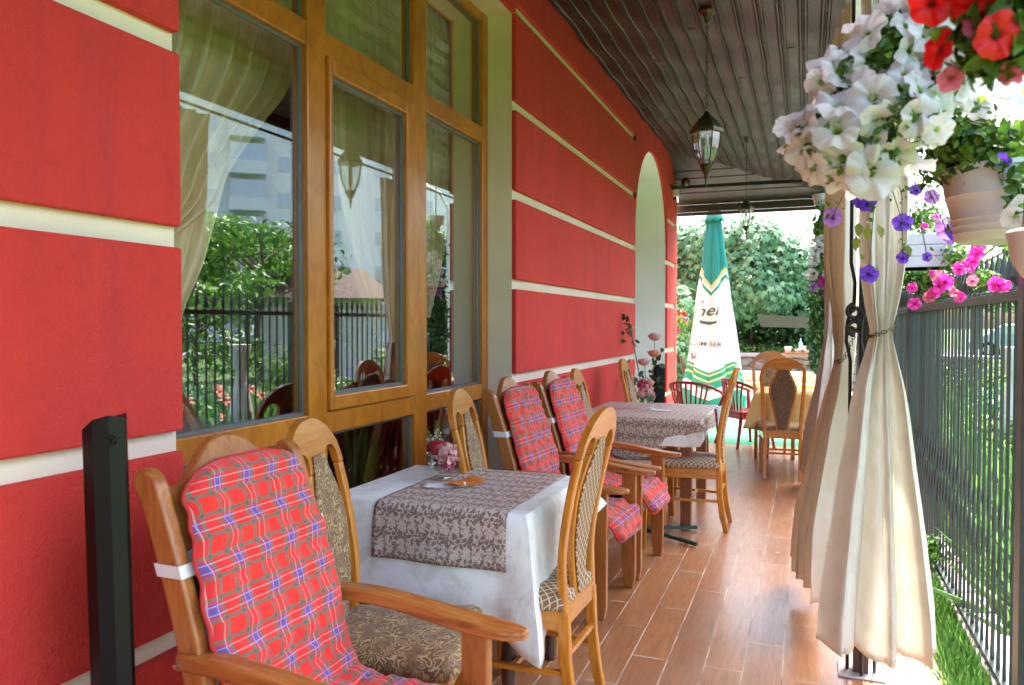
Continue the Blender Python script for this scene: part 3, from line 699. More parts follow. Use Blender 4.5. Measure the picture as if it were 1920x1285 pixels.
def cushion(loc, rz, label, seed, wmax=.205, amp=1.0):
    t = thing('seat_cushion', label, 'cushion', loc, R(rz), 'quilted tartan chair cushions')
    P = [(1.035, None)]; path = [(xp(z)+.055, z) for z in (1.07, .99, .9, .82, .74, .66, .58)] + [(-.105, .515), (-.06, .475), (.0, .462), (.08, .460), (.18, .462), (.25, .458), (.300, .430), (.325, .385), (.33, .335)]
    pts = [Vector((a, 0, b)) for a, b in path]; ln = [0]
    for a, b in zip(pts, pts[1:]): ln.append(ln[-1] + (b-a).length)
    T = ln[-1]; px = [(l, p.x) for l, p in zip(ln, pts)]; pz = [(l, p.z) for l, p in zip(ln, pts)]
    nu, nv = 44, 110
    def W(s): 
        e = min(s, T-s); rnd_ = math.sqrt(max(0, 1-(1-min(e/.09, 1))**2)); base = interp([(0, .200), (.3, .232), (.55, .222), (.75, wmax), (T, wmax)], s); return base*(.42 + .58*rnd_)
    def S(a, s, side):
        y = (a*2-1)*W(s) - .003; x, z = sinterp(px, s), sinterp(pz, s); x2, z2 = sinterp(px, min(T, s+.01)), sinterp(pz, min(T, s+.01)); x1, z1 = sinterp(px, max(0, s-.01)), sinterp(pz, max(0, s-.01))
        tx, tz = x2-x1, z2-z1; l = math.hypot(tx, tz); n_ = Vector((-tz/l, 0, tx/l)) if True else 0
        if n_.x + n_.z < 0: n_ = -n_
        ed = max(0, min(1, (1-abs(a*2-1))/.22)); es = max(0, min(1, min(s, T-s)/.05)); pf = math.sqrt(1-(1-ed)**2)*math.sqrt(1-(1-es)**2)
        h = side*.020*pf
        if side > 0:
            wr = noise.noise(Vector((y*9, s*34, seed)))*.010 + noise.noise(Vector((y*30, s*52, seed+3)))*.006
            q = .014*(abs(math.sin(y*math.pi/.098)))**.45*(abs(math.sin(s*math.pi/.070)))**.4
            h += (wr*amp + q)*pf
        yy = y + noise.noise(Vector((s*20, (a > .5)*5.0, seed)))*.016*abs(a*2-1)
        return Vector((x, yy, z)) + n_*h
    q = MB(); q.grid(lambda a, b: S(a, b*T, 1), nu, nv, lambda a, b: ((a*2-1)*W(b*T)+.013*seed, b*T*(1+.0)+.03*seed)); q.grid(lambda a, b: S(a, b*T, -1), 12, 40, lambda a, b: ((a*2-1)*W(b*T), b*T), flip=True)
    q.build('quilted_cover', TARTAN, t, smooth=180)
    pp = [S(0, T*k/70, 0) for k in range(71)] + [S(k/12, T, 0) for k in range(1, 12)] + [S(1, T*(1-k/70), 0) for k in range(71)] + [S(1-k/12, 0, 0) for k in range(1, 13)]
    MB().tube(pp, .0052, 6).build('piping', PIPE, t, smooth=180)
    z = .85
    for s_ in (-1, 1):
        vs = []; q = MB()
        for zz in (z-.014, z+.014): vs += [(xp(zz)+.036, s_*.16, zz), (xp(zz)+.036, s_*.2605, zz), (xp(zz)-.0355, s_*.2605, zz), (xp(zz)-.0355, s_*.2, zz)]
        q.add(vs, [(0, 1, 5, 4), (1, 2, 6, 5), (2, 3, 7, 6)]); q.build('strap', WHITE, t, solid=.002)
    return t
A = [(-1.055, 1.565, -1.5, 'nearest wooden armchair, in the left foreground beside the tall black post', 'big tartan cushion on the nearest armchair in the left foreground'),
     (-1.15, 3.80, -4, 'middle armchair, wooden, behind the white table and beside the window edge', 'tartan cushion on the middle armchair just behind the white table'),
     (-1.11, 4.42, -4, 'armchair farthest down the row, wooden, against the red wall', 'tartan cushion on the armchair farthest down the row, against the red wall')]
for i, (x, y, rz, l1, l2) in enumerate(A):
    if i == 0: a0_.location = (x, y, 0); a0_.rotation_euler = (0, 0, R(rz)); a0_['label'] = l1
    else: dup(a0_, (x, y, 0), R(rz), l1)
    cushion((x, y, 0), rz, l2, i*1.7+.3, amp=(.8, 1.5, 1.5)[i])

# ================================================================ TABLES
def table(x0, x1, y0, y1, label, mat, turned, h=.745):
    t = thing('dining_table', label, 'table', ((x0+x1)/2, (y0+y1)/2, 0)); w, d = (x1-x0)/2, (y1-y0)/2
    MB().box(-w, w, -d, d, h-.028, h).build('table_top', mat, t, bevel=.004)
    q = MB(); q.box(-w+.08, w-.08, -d+.08, -d+.10, h-.11, h-.028); q.box(-w+.08, w-.08, d-.10, d-.08, h-.11, h-.028); q.box(-w+.08, -w+.10, -d+.1, d-.1, h-.11, h-.028); q.box(w-.10, w-.08, -d+.1, d-.1, h-.11, h-.028); q.build('apron', mat, t)
    for sx in (-1, 1):
        for sy in (-1, 1):
            q = MB(); c_ = (sx*(w-.09), sy*(d-.09), 0)
            if turned: q.lathe([(.018, 0), (.024, .02), (.018, .05), (.026, .12), (.030, .20), (.022, .26), (.034, .29), (.022, .32), (.030, .42), (.034, .50), (.024, .56), (.036, .60), (.036, h-.03)], 14, c_)
            else: q.prism([(c_[0]-.035, 0), (c_[0]+.035, 0), (c_[0]+.04, h-.03), (c_[0]-.04, h-.03)], 'y', c_[1]-.035, c_[1]+.035)
            fixn(q.build('leg', mat, t, smooth=50 if turned else None))
    return t
table(-1.66, -.90, 2.46, 3.12, 'near table under a white marbled cloth, with dark turned legs', WOOD_D, True)
table(-1.52, -.68, 5.30, 6.30, 'second table, red brown wood under a brown floral cloth', WOOD_R, False)

def cloth(name, label, cat, x0, x1, y0, y1, z, drop, mat, flare=.05, fold=.012, nf=9, seed=1, nt=14, per=200, rad=.012, name_part=None, hemwave=.01):
    """table cloth: flat top plus a hanging skirt; drop(th)->length, th runs 0..4 round the four sides (0:-Y side from x0, 1:+X side, 2:+Y, 3:-X)"""
    cx_, cy_ = (x0+x1)/2, (y0+y1)/2; vs = []; us = []; q = MB()
    def per_pt(t):
        s, f = int(t) % 4, t - int(t)
        if s == 0: return Vector((lerp(x0, x1, f), y0, 0)), Vector((0, -1, 0))
        if s == 1: return Vector((x1, lerp(y0, y1, f), 0)), Vector((1, 0, 0))
        if s == 2: return Vector((lerp(x1, x0, f), y1, 0)), Vector((0, 1, 0))
        return Vector((x0, lerp(y1, y0, f), 0)), Vector((-1, 0, 0))
    lens = [x1-x0, y1-y0, x1-x0, y1-y0]
    ring = []
    for i in range(per):
        t = 4*i/per; p, n_ = per_pt(t); s, f = int(t) % 4, t-int(t)
        e = min(f, 1-f)*lens[s]; cn = max(0, 1-e/.10)        # near a corner: blend normals and fold outwards
        if cn > 0:
            n2 = per_pt((math.floor(t)+ (-.5 if f < .5 else 1.5)) % 4)[1]; n_ = (n_*(1-cn*.5) + n2*cn*.5).normalized()
        ring.append((t, p, n_, cn))
    ks = [-3, -2, -1] + list(range(nt+1)); m_ = len(ks)
    for kk in ks:
        for t, p, n_, cn in ring:
            if kk < 0:
                q_ = Vector((cx_, cy_, 0)).lerp(p, {-3: .55, -2: .93, -1: .985}[kk]); zz = z + noise.noise(Vector((q_.x*6, q_.y*6, seed)))*.0012; us.append((q_.x, q_.y)); vs.append((q_.x, q_.y, zz)); continue
            f = kk/nt; dl = drop(t)*f; s = int(t) % 4
            o = rad*math.sin(min(f*8, 1)*math.pi/2) + flare*f*(cn**1.5)*1.6 + flare*.22*f + fold*f*math.sin(t*nf*1.7 + seed + .8*math.sin(t*5)) + noise.noise(Vector((t*3, f*3, seed)))*.012*f
            zz = z - rad*(1-math.cos(min(f*8, 1)*math.pi/2)) - dl*(1 - .06*cn) + (noise.noise(Vector((t*6, seed, 3)))*hemwave if kk == nt else 0)
            pp = p + n_*(o); vs.append((pp.x, pp.y, zz)); us.append((pp.x + (n_.x)*dl, pp.y + n_.y*dl))
    fs = [(j*per+i, j*per+(i+1) % per, (j+1)*per+(i+1) % per, (j+1)*per+i)[::-1] for j in range(m_-1) for i in range(per)]
    # crown of the top
    fs.append(tuple(range(per)))
    o = q.add(vs, fs, us).build(name, mat, None, smooth=70, solid=.0016)
    return tag(o, label, cat)
def drop1(t):
    if t < 1: return lerp(.36, .36, t) + max(0, t-.86)*1.0
    if t < 2: f = t-1; return interp([(0, .50), (.12, .46), (.22, .34), (.34, .37), (.5, .27), (.62, .29), (.8, .18), (1, .12)], f)
    if t < 3: return lerp(.12, .25, t-2)
    return lerp(.25, .36, t-3)
cloth('tablecloth', 'white marbled tablecloth with a long pointed corner hanging over the near table', 'tablecloth', -1.675, -.885, 2.44, 3.14, .752, drop1, MARBLE, flare=.06, fold=.010, nf=6, seed=2)
def drop2(t):
    if t < 1: return interp([(0, .10), (.1, .14), (.3, .26), (.45, .30), (.6, .26), (.8, .13), (1, .05)], t)
    if t < 2: return interp([(0, .05), (.3, .08), (.7, .12), (1, .10)], t-1)
    if t < 3: return .14
    return .10
cloth('tablecloth', 'white undercloth showing below the brown floral cloth on the second table', 'tablecloth', -1.53, -.665, 5.28, 6.32, .750, lambda t: .17 if t < 1 or t > 2 else .12, MARBLE, flare=.02, fold=.006, nf=8, seed=5)
cloth('tablecloth', 'brown satin cloth with rose pattern spread diagonally over the second table', 'tablecloth', -1.536, -.659, 5.273, 6.326, .7545, drop2, RUNNER2, flare=.03, fold=.008, nf=7, seed=8)
def runner():
    x0, x1 = -1.468, -.950; L = [(3.148, .70), (3.148, .757)] ; q = MB(); th_ = .196
    def S(a, b):
        # b: from back edge over the top, then down the front side
        top = .70; tot = top + th_; s = b*tot; x = lerp(x0, x1, a) + .004*noise.noise(Vector((s*8, a*3, 1)))
        if s < top - .012: return (x, 3.135 - s, .7575 + .0012*noise.noise(Vector((x*9, s*9, 4))))
        d = s - (top-.012); r = .014
        if d < r*math.pi/2: an = d/r; return (x, 3.135-(top-.012) - r*math.sin(an), .7575 - r*(1-math.cos(an)))
        dd = d - r*math.pi/2; return (x + .03*(a-.5)*dd, 2.433 - .012*dd/.18 + .006*math.sin(a*9)*dd/.18 - .011 - .012*dd, .7575 - r - dd)
    q.grid(S, 40, 60, lambda a, b: (a*(x1-x0), b*.896)); o = q.build('table_runner', RUNNER, None, smooth=70, solid=.0015)
    return tag(o, 'brown satin damask runner laid across the near white table', 'table runner')
runner()
t = thing('lace_drape', 'thin greyish lace cloth corner hanging from the right end of the second table', 'lace cloth', (-.66, 6.28, .755))
q = MB()
q.grid(lambda a, b: (.014 + .016*math.sin(a*14+b*2) + .03*b*(1-a), -a*.30*(1-.80*b) + .02, -b*(.36 - .10*math.sin(a*3.1)) + .001), 30, 20, lambda a, b: (a*.3, b*.4)); q.build('lace', LACE, t, smooth=180, solid=.001)

# things on the near table
t = thing('glass_bowl', 'small glass bowl of flowers standing on the brown runner of the near table', 'bowl', (-1.415, 2.87, .759))
def bowl(par, prof, n=28): q = MB(); inner = [(max(.0, r-.0022), z+.0015) for r, z in prof[::-1] if z > .03]; q.lathe(prof, n, cap=False); return q.build('glass', GLASS2, par, smooth=180, solid=.0015)
bowl(t, [(.001, .0), (.040, .001), (.042, .004), (.012, .010), (.008, .022), (.02, .032), (.042, .045), (.056, .065), (.060, .085), (.055, .098), (.064, .106)])
def blossom_ball(par, c, r, n, mat, name, s=.018):
    P, N_ = clump_pts(c, r, n, 1, .7); scatter(name, mat, [(0, 0, 0), (.45, .3, .15), (.4, .85, .3), (0, 1.05, .22), (-.4, .85, .3), (-.45, .3, .15)], LEAFF, P, N_ + rng.normal(size=N_.shape)*.3, np.full(n, s), par)
q = MB(); N_ = 26
def petalball(par, c, r, mat, name, lay=6):
    q = MB()
    for L_ in range(lay):
        rr = r*(.35 + .65*L_/(lay-1)); k = 3 + L_
        for j in range(k):
            an = 2*math.pi*j/k + L_*1.1; wdt = 1.35*math.pi/k + .25
            def S(a, b, rr=rr, an=an, wdt=wdt, L_=L_):
                th = an + (a-.5)*wdt*2*math.sin(.45+b*1.9); ph = lerp(-1.3, .75 - .16*L_, b); ru = rr*(1 + .14*b*b + .05*math.sin(a*9)*b); return (c[0] + ru*math.cos(ph)*math.cos(th), c[1] + ru*math.cos(ph)*math.sin(th), c[2] + ru*math.sin(ph))
            q.grid(S, 6, 6, lambda a, b: (a, .5 + b*.5))
    return q.build(name, mat, par, smooth=180)
blossom_ball(t, (.030, -.006, .108), .040, 120, ROSEP, 'peony_bloom', .026); blossom_ball(t, (.040, -.02, .075), .03, 50, PK, 'peony_bloom', .02); 
q = MB(); q.lathe([(.0, .10), (.030, .10), (.040, .125), (.038, .150), (.030, .158), (.0, .156)], 18, (-.008, -.012, 0), cap=False); q.build('candle_cup', DKRED, t, smooth=60)
for sx, sy, hh in ((-.055, .01, .20), (-.028, .022, .235)):
    q = MB(); P = []; 
    base = np.array((sx*.4, sy, .07)); tip = np.array((sx*1.35, sy*1.2, hh))
    MB().tube([tuple(base), tuple((base+tip)/2), tuple(tip)], [.002, .002, .001], 5).build('stem', STEM, t)
    n = 120; f = rng.random(n)**.8; P = base + (tip-base)*(.35+.65*f)[:, None]; dd = rng.normal(size=(n, 3)); dd /= np.linalg.norm(dd, axis=1)[:, None]; rad_ = (1-f)*.022 + .003; P = P + dd*rad_[:, None]
    lo = f < .62; scatter('white_floret', PW, LEAFV, LEAFF, P[lo], dd[lo], np.full(lo.sum(), .013), t); scatter('green_bud', LEAF_Y, LEAFV, LEAFF, P[~lo], dd[~lo], np.full((~lo).sum(), .008), t)
m = M('printed_orange_leaflet', .5); u, v, uv = m.uv(); n = m.noise(m.comb(u*5, v*9, 0), 1.5, 3); c = m.ramp(n, [(.3, (.65, .10, .01)), (.45, (.72, .28, .02)), (.52, (.45, .02, .01)), (.62, (.75, .42, .05)), (.75, (.6, .12, .02))]); LEAFLET = m.color(c).m
def leaflet(loc, rz, w_, h_, mat, label, curl=.01):
    q = MB(); q.grid(lambda a, b: ((a-.5)*w_, (b-.5)*h_, .001 + curl*(a-.5)**2*4 + curl*.6*b*b), 8, 8); o = q.build('leaflet', mat, None, smooth=180, solid=.0009); o.location = loc; o.rotation_euler = (0, 0, R(rz)); return tag(o, label, 'leaflet')
leaflet((-1.335, 2.735, .7605), 25, .17, .07, WHITE, 'white folded paper leaflet under the glass bowl', .004); leaflet((-1.27, 2.79, .763), 62, .15, .085, LEAFLET, 'orange and yellow printed leaflet on the brown runner', .012)
t = thing('glass_goblet', 'stemmed glass with pink blooms standing on the second, brown table', 'goblet', (-1.12, 5.86, .756))
bowl(t, [(.001, 0), (.034, .001), (.034, .004), (.006, .010), (.005, .035), (.018, .045), (.038, .062), (.045, .09), (.042, .125), (.044, .13)])
blossom_ball(t, (-.03, 0, .135), .05, 130, ROSEP, 'peony_bloom', .03); blossom_ball(t, (-.045, -.02, .185), .034, 80, PK, 'peony_bloom', .025); petalball(t, (.0, .01, .205), .034, CORAL, 'rose_bloom', 5)
P, N_ = clump_pts((0, 0, .08), .03, 30); scatter('leaf_cluster', LEAF, LEAFV, LEAFF, P, N_, np.full(30, .03), t)
leaflet((-1.02, 5.75, .7575), -20, .16, .08, WHITE, 'white paper folded at the foot of the goblet', .004)

# ---- black posts standing at the wall
def black_post(loc, rz, w_, h_, label, lean=0):
    t = thing('wall_post', label, 'post', loc, R(rz)); hw_ = w_/2
    q = MB(); prof = [(-hw_, -.035), (-hw_*.35, -.05), (hw_*.4, -.05), (hw_, -.035), (hw_*.8, .0), (-hw_*.8, .0)]
    vs = []; n = len(prof)
    for z in (0, h_): vs += [(x, y, z + (0 if z == 0 else (.012 - (x-hw_*.2)**2*9 + (y+.05)*.1 + x*.1))) for x, y in prof]
    fixn(q.add(vs, [tuple(range(n))[::-1], tuple(range(n, 2*n))] + [(i, (i+1) % n, n+(i+1) % n, n+i) for i in range(n)]).build('column', BLACKM, t, bevel=.003))
    q = MB(); q.tube([(hw_*.45, -.046, h_-.045), (hw_*.45, -.056, h_-.045)], .013, 16); q.tube([(hw_*.45, -.052, h_-.045), (hw_*.45, -.060, h_-.045)], .006, 8); q.build('lock_ring', BLACKM, t, smooth=40)
    t.rotation_euler = (0, R(lean), R(rz)); return t
black_post((-1.472, 1.325, 0), 24, .096, 1.185, 'tall glossy black post with a slanted top, leftmost in the foreground', -1.2)
black_post((-1.39, 7.75, 0), 14, .13, 1.0, 'shorter black post beside the roses near the arched niche')

t = MB(); t.grid(lambda a, b: ((a-.5)*.022, (b-.5)*.028*(1-abs(a-.5)), .002 + .006*a*a + .003*b), 5, 5); o = t.build('fallen_petal', PW, None, smooth=180, solid=.0006); o.location = (-.155, 4.93, 0); tag(o, 'single fallen white petal lying on the tiles of the walkway', 'petal')
# ---- roses
t = thing('rose_plant', 'artificial rose plant with coral and pink blooms beside the arched niche', 'rose plant', (-1.42, 7.35, 0))
q = MB(); q.lathe([(.0, 0), (.12, 0), (.15, .26), (.155, .27), (.14, .27), (.0, .25)], 20, cap=False); q.build('pot', plain('terracotta', (.35, .13, .07), .7), t, smooth=50)
def stemto(p, q0=(0, 0, .25)): p = Vector(p); a = Vector(q0); return [a, a.lerp(p, .35) + Vector((.02, .0, .05)), a.lerp(p, .7) + Vector((.01, 0, .03)), p]
RO = [((-.20, .15, 1.36), CORAL, .062), ((.045, .12, 1.30), ROSEP, .075), ((.06, 0, 1.14), CORAL, .068), ((-.03, -.05, 1.06), ROSEP, .068), ((-.14, -.1, .90), CORAL, .05)]
lp = []
for p, mt, r in RO:
    st = stemto(p); MB().tube(st, [.005, .004, .0035, .003], 6).build('stem', STEM, t); petalball(t, p, r*.78, mt, 'rose_bloom')
    for k in range(12):
        f = random.uniform(.25, .93); a = Vector(st[0]).lerp(Vector(st[3]), f); lp.append(tuple(a + Vector((random.uniform(-.07, .07), random.uniform(-.07, .07), random.uniform(-.03, .03)))))
MB().tube(stemto((-.22, .1, 1.5)), .004, 6).build('stem', STEM, t); lp += [(-.21+random.uniform(-.04, .03), .1, 1.3+random.random()*.2) for k in range(8)]
scatter('leaves', LEAF_D, LEAFV, LEAFF, lp, rng.normal(size=(len(lp), 3)) + np.array([.3, -.8, .5]), rng.uniform(.06, .09, len(lp)), t)

# ================================================================ FAR END OF THE PORCH
def plastic_chair(loc, rz, label, first=None):
    t = thing('plastic_chair', label, 'plastic chair', loc, R(rz), 'red plastic garden chairs')
    def B(a, z, off=0): # back/arm shell: a from -1..1 round the chair
        th = a*math.radians(115); return (-.21*math.cos(th) + .0 - .10*(z-.42)*(math.cos(th) > 0), .27*math.sin(th), z)
    top = lambda a: .62 + .16*math.cos(a*math.pi/2)**.8 if abs(a) < 1 else .62
    q = MB(); pts = []
    for k in range(31):
        a = -1 + 2*k/30; x, y, z = B(a, top(a)); pts.append((x + (abs(a) > .75)*(abs(a)-.75)*.5, y, z))
    q.tube(pts, .017, 8); q.build('back_rim', REDP, t, smooth=60)
    for k in range(9):
        a = -.46 + .92*k/8; x0, y0, z0 = B(a*.8, .43); x1, y1, z1 = B(a, top(a)); d = Vector((0, .009, 0))
        q = MB(); q.tube([(x0+.03, y0*.7, z0), ((x0+x1)/2, (y0*.8+y1)/2, (z0+z1)/2), (x1, y1, z1)], [.012, .010, .013], 4, True); q.build('back_slat', REDP, t)
    q = MB(); q.prism([(-.17, -.17), (.20, -.22), (.24, -.18), (.24, .18), (.20, .22), (-.17, .17)], 'z', .40, .425); q.prism([(-.16, -.17), (.21, -.21), (.21, .21), (-.16, .17)], 'z', .33, .40); fixn(q.build('seat', REDP, t, bevel=.012, segs=3))
    for sx, sy in ((-1, -1), (-1, 1), (1, -1), (1, 1)):
        q = MB(); top_ = (.17 if sx > 0 else -.15, sy*.19, .42); 
        q.tube([(.23 if sx > 0 else -.24, sy*.25, 0), top_] + ([(.20, sy*.265, .62)] if sx > 0 else []), [.016, .026] + ([.018] if sx > 0 else []), 8); q.build('leg', REDP, t, smooth=50)
    return t
plastic_chair((-1.16, 8.72, -.012), 75, 'red plastic garden chair under the closed umbrella, nearer the wall')
plastic_chair((-.66, 9.25, -.012), 35, 'red plastic garden chair between the umbrella and the yellow table')
def drape_table(cx_, cy_, w_, d_, h, drop, mat, label, tl, legs=REDP, zc=0):
    t = thing('plastic_table', tl, 'table', (cx_, cy_, zc)); 
    q = MB(); q.box(-w_/2, w_/2, -d_/2, d_/2, h-.03, h); q.build('table_top', legs, t, bevel=.01)
    for sx in (-1, 1):
        for sy in (-1, 1): MB().tube([(sx*(w_/2-.07), sy*(d_/2-.07), 0), (sx*(w_/2-.10), sy*(d_/2-.10), h-.03)], [.022, .03], 8).build('leg', legs, t, smooth=50)
    cloth('tablecloth', label, 'tablecloth', cx_-w_/2-.01, cx_+w_/2+.01, cy_-d_/2-.01, cy_+d_/2+.01, zc+h+.004, drop, mat, flare=.07, fold=.022, nf=15, seed=3)
drape_table(-.02, 8.12, .86, .80, .74, lambda t: .34 + .05*math.sin(t*3), YELC, 'long yellow tablecloth on the far table behind the walkway chair', 'red plastic table under the yellow cloth')

# closed umbrella
ux, uy = -1.365, 12.45
t = thing('closed_umbrella', 'closed green and white market umbrella with dark green lettering, beyond the porch end', 'umbrella', (ux, uy, -.012)); t.scale = (1.06, 1.06, 1.06)
def ur(z): return sinterp([(.12, .46), (.35, .47), (.7, .40), (1.2, .33), (1.8, .25), (2.4, .165), (2.75, .12), (3.02, .085)], z)
NFU = 8
def US(a, z, off=0):
    th = a*2*math.pi; f = abs(math.sin(th*NFU/2 + .5)); r = ur(z)*(.80 + .20*f**.8) + .02*noise.noise(Vector((a*9, z*2, 3))) + off
    return (r*math.cos(th), r*.8*math.sin(th), z)
UF = M('umbrella_cloth', .7); u, v, uv = UF.uv()
zz = v + ((u*3.0 + .30).tri(.5))*.55 - .16
teal, wht, yel, grn = (.01, .30, .26), (.80, .84, .82), (.62, .66, .25), (.01, .38, .24)
c = UF.mix(zz > 2.02, wht, teal); c = UF.mix(zz.band(1.96, 2.02), c, yel); c = UF.mix(zz.band(1.86, 1.915), c, grn)
zb = v + ((u*3.0 + .30).tri(.5))*.35 - .10
c = UF.mix(zb.band(.44, .70), c, grn); c = UF.mix(zb.band(.55, .58), c, yel); c = UF.mix(zb.band(.64, .665), c, yel); c = UF.mix(zb < .30, c, grn)
UF.color(c).translucent(c, .25); UF = UF.m
q = MB(); q.grid(lambda a, b: US(a, lerp(.10, 3.0, b)), 160, 60, lambda a, b: (a, lerp(.10, 3.0, b))); q.build('canopy', UF, t, smooth=180, solid=.002)
q = MB(); 
def UT(a, b): th = a*2*math.pi; s = abs(math.sin(th*4)); r = lerp(.02, .135, b)*(1 + .10*s*b); return (r*math.cos(th), r*math.sin(th), 3.10 - .22*b*b - .03*s*b)
q.grid(UT, 96, 8, lambda a, b: (a, 3.0)); q.build('vent_cap', UF, t, smooth=180, solid=.003)
MB().tube([(0, 0, 0), (0, 0, 3.14)], .022, 12).build('pole', WOOD_F, t, smooth=60)
q = MB(); q.lathe([(.0, 0), (.27, 0), (.27, .04), (.10, .07), (.05, .10), (.04, .3), (.0, .3)], 24, cap=False); q.build('base', KERBM, t, smooth=40)
cmn = math.atan2(0 - uy, 0 - ux)
def wrap_text(s, size, ang, z, mat, tilt=0, name='lettering', sx=1.0, shear=0):
    cu = bpy.data.curves.new('lettering', 'FONT'); cu.body = s; cu.size = size; cu.align_x = 'CENTER'; cu.shear = shear; cu.resolution_u = 3; cu.offset = size*.012
    to = bpy.data.objects.new('tmp', cu); col.objects.link(to); bpy.context.view_layer.update()
    me = bpy.data.meshes.new_from_object(to.evaluated_get(bpy.context.evaluated_depsgraph_get())); bpy.data.objects.remove(to); bpy.data.curves.remove(cu)
    import bmesh
    bm = bmesh.new(); bm.from_mesh(me); bmesh.ops.triangulate(bm, faces=bm.faces)
    for _ in range(3):
        ed = [e for e in bm.edges if e.calc_length() > .018]
        if ed: bmesh.ops.subdivide_edges(bm, edges=ed, cuts=1); bmesh.ops.triangulate(bm, faces=bm.faces)
    for vtx in bm.verts:
        x, y = vtx.co.x*sx, vtx.co.y; zz_ = z + y + x*tilt; r0 = ur(zz_)*.8
        a = (ang + x/r0)/(2*math.pi); vtx.co = Vector(US(a, zz_, .006))
    bm.to_mesh(me); bm.free(); me.materials.append(mat); o = bpy.data.objects.new(name, me); col.objects.link(o); o.parent = t; return o
INKG = plain('dark_green_ink', (.01, .12, .08), .6); INKR = plain('red_ink', (.5, .03, .03), .6); INKB = plain('grey_ink', (.06, .08, .07), .6)
wrap_text('rnek', .235, cmn-.46, 1.46, INKG, .10, shear=.3); wrap_text('S', .18, cmn-1.1, 1.76, INKG, 0, shear=.2); wrap_text('~', .24, cmn-.9, 1.60, INKR, 0)
wrap_text('EMIUM BER', .092, cmn-.50, 1.02, INKB, -.06); wrap_text('VS', .13, cmn-1.0, .82, INKB, 0, shear=.2)
q = MB(); vs = []
for k in range(25):
    x = -.22 + .42*k/24; zz_ = 1.37 + .12*x + .03*math.sin(k/24*6); hh = .016 + .008*math.sin(k/24*3)
    a = (cmn - .6 + x/(ur(zz_)*.8))/(2*math.pi); vs += [US(a, zz_-hh, .006), US(a, zz_+hh, .006)]
q.add(vs, [(2*i, 2*i+2, 2*i+3, 2*i+1) for i in range(24)]).build('lettering_swash', INKG, t)
# scissor base showing under the second table: green folding stand legs
t = thing('parasol_stand', 'dark green metal stand foot sticking out on the tiles under the second table', 'parasol stand', (-1.02, 5.05, 0))
for a in (-22, 38, 150, 220):
    MB().tube([(0, 0, .05), (.42*math.cos(R(a)), .42*math.sin(R(a)), .02)], .016, 4, True).build('leg', plain('green_enamel', (.01, .06, .045), .3), t)
MB().tube([(0, 0, .02), (0, 0, .30)], .024, 12).build('socket', DARKM, t)

# ---------------------------------------------------------------- lanterns
def lantern(loc, ceil_z, s, label):
    t = thing('hanging_lantern', label, 'lantern', loc, 0, 'bronze lanterns hanging from the porch ceiling')
    L = ceil_z - loc[2]          # origin: ring at top of the cap
    q = MB(); q.lathe([(.0, L+.012), (.055, L+.01), (.058, L-.004), (.034, L-.014), (.020, L-.03), (.012, L-.07), (.0, L-.075)], 20, cap=False); q.build('ceiling_rose', BRONZE, t, smooth=40)
    q = MB(); n = int((L-.09)/.026)
    for k in range(n):
        z = .01 + .026*k; pts = [(.0075*math.cos(a)*(k % 2 == 0), .0075*math.cos(a)*(k % 2), z + .0165*math.sin(a) + .013) for a in np.linspace(0, 2*math.pi, 9)]; q.tube(pts, .0022, 4)
    q.build('chain', BRONZE, t)
    nf = 6; q = MB(); q.lathe([(.0, .02), (.012, .012), (.02, 0), (.05*s, -.03*s), (.088*s, -.075*s), (.096*s, -.095*s), (.106*s, -.10*s), (.108*s, -.122*s), (.092*s, -.126*s), (.0, -.12*s)], nf, cap=False); q.build('cap', BRONZE, t, bevel=.002)
    def rz(z): return s*sinterp([(-.33, .034), (-.28, .062), (-.22, .080), (-.13, .090)], z)
    Z = [-.125, -.17, -.22, -.27, -.305, -.33]
    for k in range(nf):
        a = 2*math.pi*k/nf; q = MB(); q.tube([(rz(z)*math.cos(a), rz(z)*math.sin(a), z*s) for z in Z], .0048, 4, True); q.build('rib', BRONZE, t)
        b = 2*math.pi*(k+1)/nf; g_ = MB(); vs = []
        for z in Z: vs += [(rz(z)*math.cos(a)*.98, rz(z)*math.sin(a)*.98, z*s), (rz(z)*math.cos(b)*.98, rz(z)*math.sin(b)*.98, z*s)]
        g_.add(vs, [(2*i, 2*i+1, 2*i+3, 2*i+2) for i in range(5)]).build('glass_panel', GLASS2, t, solid=.002)
    q = MB(); q.lathe([(.040*s, -.325*s), (.044*s, -.335*s), (.03*s, -.36*s), (.018*s, -.385*s), (.010*s, -.395*s), (.014*s, -.41*s), (.006*s, -.425*s), (.008*s, -.44*s), (.001, -.47*s)], 12); q.build('finial', BRONZE, t, smooth=40)
    q = MB(); q.lathe([(.014, -.20*s), (.014, -.13*s)], 10); q.build('lamp_holder', WHITE, t)
    q = MB()
    for k in range(3):
        a = 2*math.pi*k/3; q.tube([(.012*math.cos(a), .012*math.sin(a), -.20*s), (.012*math.cos(a), .012*math.sin(a), -.29*s)], .006, 8)
    q.build('bulb', WHITE, t, smooth=60); return t
lantern((-.60, 5.0, 2.73), 3.37, .98, 'nearest bronze lantern hanging on a chain from the porch ceiling')
lantern((-.60, 8.42, 2.70), 3.37, .82, 'farther bronze lantern on a long chain, seen against the vine bush')

